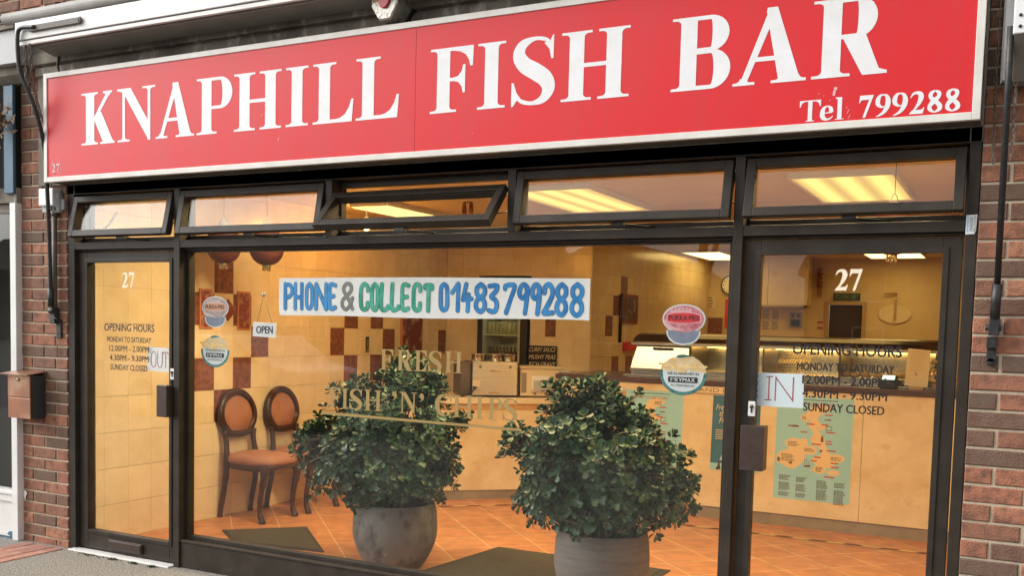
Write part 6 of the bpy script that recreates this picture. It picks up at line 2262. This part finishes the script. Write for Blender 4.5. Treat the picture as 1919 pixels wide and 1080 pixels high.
YD = 0.0595
for name, pts, letters, lab, mat_, z0, z1, wpen in (
        ('IN', [(4.394, 1.200), (4.598, 1.200), (4.596, 1.349), (4.394, 1.347)], (('I', 4.432, 4.462), ('N', 4.476, 4.552)), 'pale blue paper sign with IN in red pen taped in the right door', 'paper_blue', 1.228, 1.332, .0052),
        ('OUT', [(.630, 1.199), (.812, 1.194), (.812, 1.341), (.633, 1.345)], (('O', .664, .704), ('U', .718, .758), ('T', .766, .806)), 'white paper sign with OUT in red pen taped in the left door', 'paper', 1.222, 1.318, .0052)):
    t = thing('paper_sign', lab, 'paper sign', (*gy(pts[0][0], pts[0][1], YD)[:1], YD, 1.2))
    mb = MB()
    mb.slab([gy(a, b, YD) for a, b in pts], YD, YD + 0.0006)
    part('sheet', mb, mat_, t)
    mb = MB()
    for c, a, b in letters:
        mb.flat(on(union(pen_glyph(c, a, b, z0, z1, wpen)), YD - 0.0006), YD - 0.0006)
    part('handwriting', mb, 'ink_red', t)
    mb = MB()
    for c, a, b in letters:
        mb.flat(on(union(pen_glyph(c, a + 0.0018, b + 0.0018, z0 - 0.001, z1 - 0.001, wpen * 0.45)), YD - 0.0009), YD - 0.0009)
    part('pencil_lines', mb, 'ink_grey', t)

ac = thing('shutter_sticker', 'small white shutter company sticker on the right frame post', 'sticker', (5.22, -0.001, 1.937))
mb = MB()
mb.slab([(5.203, 1.936), (5.236, 1.937), (5.241, 1.95), (5.243, 2.014), (5.204, 2.012)], -0.0036, -0.0026)
part('label', mb, 'sticker_white', ac)


def vertical(text, x0, x1, z0, z1, bold=0.0):
    v, f = sans(text, 0, 1, 0, 1, bold)
    return [(x0 + b * (x1 - x0), z1 - a * (z1 - z0)) for a, b in v], f


mb = MB()
mb.flat(vertical('ACE SHUTTERS', 5.2315, 5.2395, 1.943, 2.010), -0.0042)
for k in range(4):
    mb.flat(([(5.2185 + .003 * k, 1.948), (5.2195 + .003 * k, 1.948), (5.2195 + .003 * k, 2.005), (5.2185 + .003 * k, 2.005)], [(0, 1, 2, 3)]), -0.0042)
part('black_lettering', mb, 'black_vinyl', ac)
mb = MB()
mb.flat(vertical('07780601441', 5.2065, 5.2145, 1.943, 2.008), -0.0042)
part('blue_lettering', mb, 'ink_blue', ac)

# ================================================================== across the street (what the glass reflects)
def house(x, y, w, d, h, rh, label):
    t = thing('house', label, 'house', (x, y, -0.12), 'houses across the street')
    mb = MB()
    mb.box(x - w / 2, x + w / 2, y - d, y, -0.12, h)
    part('wall', mb, 'house_wall', t)
    mb = MB()
    mb.prism([(y + 0.4, h), (y - d / 2, h + rh), (y - d - 0.4, h), (y - d - 0.4, h - 0.1), (y + 0.4, h - 0.1)], x - w / 2 - 0.3, x + w / 2 + 0.3)
    part('roof', mb, 'roof', t)
    for i in range(3):
        for z in (0.6, 3.1):
            cx = x - w / 2 + (i + 0.5) * w / 3
            mb = MB()
            mb.frame(cx - 0.7, cx + 0.7, z, z + 1.4, 0.08, y + 0.002, y + 0.05)
            f = part('window', mb, 'white_paint', t)
            mb = MB()
            mb.box(cx - 0.62, cx + 0.62, y + 0.004, y + 0.02, z + 0.08, z + 1.32)
            part('pane', mb, 'dark_room', f)


def bare_tree(x, y, h, seed, label):
    rnd = random.Random(seed)
    t = thing('street_tree', label, 'tree', (x, y, -0.12), 'bare trees across the street')
    tr, lv = MB(), MB()

    def grow(p, d, L, r_, lev):
        q = p + d * L
        mid = p.lerp(q, 0.5) + Vector((rnd.uniform(-.06, .06), rnd.uniform(-.06, .06), 0)) * L
        tr.tube([tuple(p), tuple(mid), tuple(q)], [r_, r_ * 0.85, r_ * 0.68], 6)
        if lev >= 4:
            for _ in range(2):
                c = q + Vector((rnd.gauss(0, .15), rnd.gauss(0, .15), rnd.gauss(0, .15)))
                a = Vector((rnd.uniform(-1, 1), rnd.uniform(-1, 1), rnd.uniform(-1, 1))).normalized() * 0.09
                b = a.cross(Vector((0.2, 0.5, 1))).normalized() * 0.06
                lv.add([c - a, c + b, c + a, c - b], [(0, 1, 2, 3)])
            return
        for _ in range(3 if lev < 3 else 2):
            nd = (d + Vector((rnd.gauss(0, .45), rnd.gauss(0, .45), rnd.gauss(0.12, .25)))).normalized()
            grow(q, nd, L * rnd.uniform(0.62, 0.82), r_ * 0.62, lev + 1)
    grow(Vector((x, y, -0.2)), Vector((0.02, 0.02, 1)).normalized(), h * 0.32, h * 0.018, 0)
    part('trunk', tr, 'bark', t)
    part('leaves', lv, 'tree_leaf', t)


house(-53, -39, 17, 9, 4.6, 2.6, 'brick house across the street, farthest left of the reflected row')
house(-30, -40, 24, 9, 4.6, 2.6, 'wide brick house across the street, second of the reflected row')
house(5.0, -42, 17, 9, 4.4, 2.4, 'brick house across the street, straight opposite the shop')
house(26, -42, 16, 9, 4.6, 2.6, 'brick house across the street, farthest right of the reflected row')
gh = thing('house', 'low gabled house across the street with its sloping roof end towards the shop', 'house', (-12.5, -44, -0.12), 'houses across the street')
mb = MB()
mb.slab([(-17.5, -0.12), (-7.6, -0.12), (-7.6, 3.5), (-11.5, 5.3), (-13.0, 5.3), (-17.5, 3.5)], -46, -40)
part('wall', mb, 'house_wall', gh)
mb = MB()
mb.slab([(-18.2, 3.3), (-13.2, 5.5), (-11.3, 5.5), (-6.9, 3.45), (-6.9, 3.65), (-11.2, 5.72), (-13.3, 5.72), (-18.2, 3.5)], -46.3, -39.7)
part('roof', mb, 'roof', gh)
mb = MB()
mb.frame(-13.6, -11.4, 0.9, 2.3, 0.08, -39.998, -39.95)
f = part('window', mb, 'white_paint', gh)
mb = MB()
mb.box(-13.52, -11.48, -39.996, -39.98, 0.98, 2.22)
part('pane', mb, 'dark_room', f)
bare_tree(-0.15, -14.0, 7.5, 2, 'slim bare tree at the kerb across the street, nearest the shop')
bare_tree(-9.0, -24.0, 8.0, 5, 'taller bare tree standing in front of the houses across the street')


# a white car parked behind the camera, seen only as streaks in the glass
pc = thing('parked_car', 'white car parked at the kerb, mirrored faintly in the shop glass', 'car', (-6.4, -8.2, -0.12))
prof = [(-2.1, 0.25), (-2.12, 0.62), (-2.0, 0.86), (-1.15, 0.95), (-0.55, 1.40), (0.75, 1.43), (1.45, 0.98), (2.05, 0.88), (2.12, 0.6), (2.08, 0.25)]
cx0, cy0 = -6.4, -8.2
mb = MB()
mb.slab([(cx0 + a, b - 0.12) for a, b in prof], cy0 - 0.82, cy0 + 0.82)
part('body', mb, 'white_plastic', pc, bevel=0.06)
for sgn in (-1, 1):
    y_ = cy0 + sgn * 0.825
    for pts in ([(-1.0, 0.98), (-0.52, 1.34), (0.08, 1.36), (0.08, 0.98)], [(0.14, 0.98), (0.14, 1.36), (0.72, 1.36), (1.25, 0.99)]):
        mb = MB()
        mb.slab([(cx0 + a, b - 0.12) for a, b in pts], min(y_ - 0.006, y_ + 0.006), max(y_ - 0.006, y_ + 0.006))
        part('side_window', mb, 'black', pc)
    for wx in (-1.3, 1.35):
        mb = MB()
        mb.slab(disc(cx0 + wx, 0.2, 0.32, n=28), cy0 + sgn * 0.74 - 0.1, cy0 + sgn * 0.74 + 0.1)
        w_ = part('wheel', mb, 'black', pc, bevel=0.02)
        mb = MB()
        mb.slab(disc(cx0 + wx, 0.2, 0.2, n=20), cy0 + sgn * 0.845 - 0.006, cy0 + sgn * 0.845 + 0.006)
        part('rim', mb, 'steel', w_)
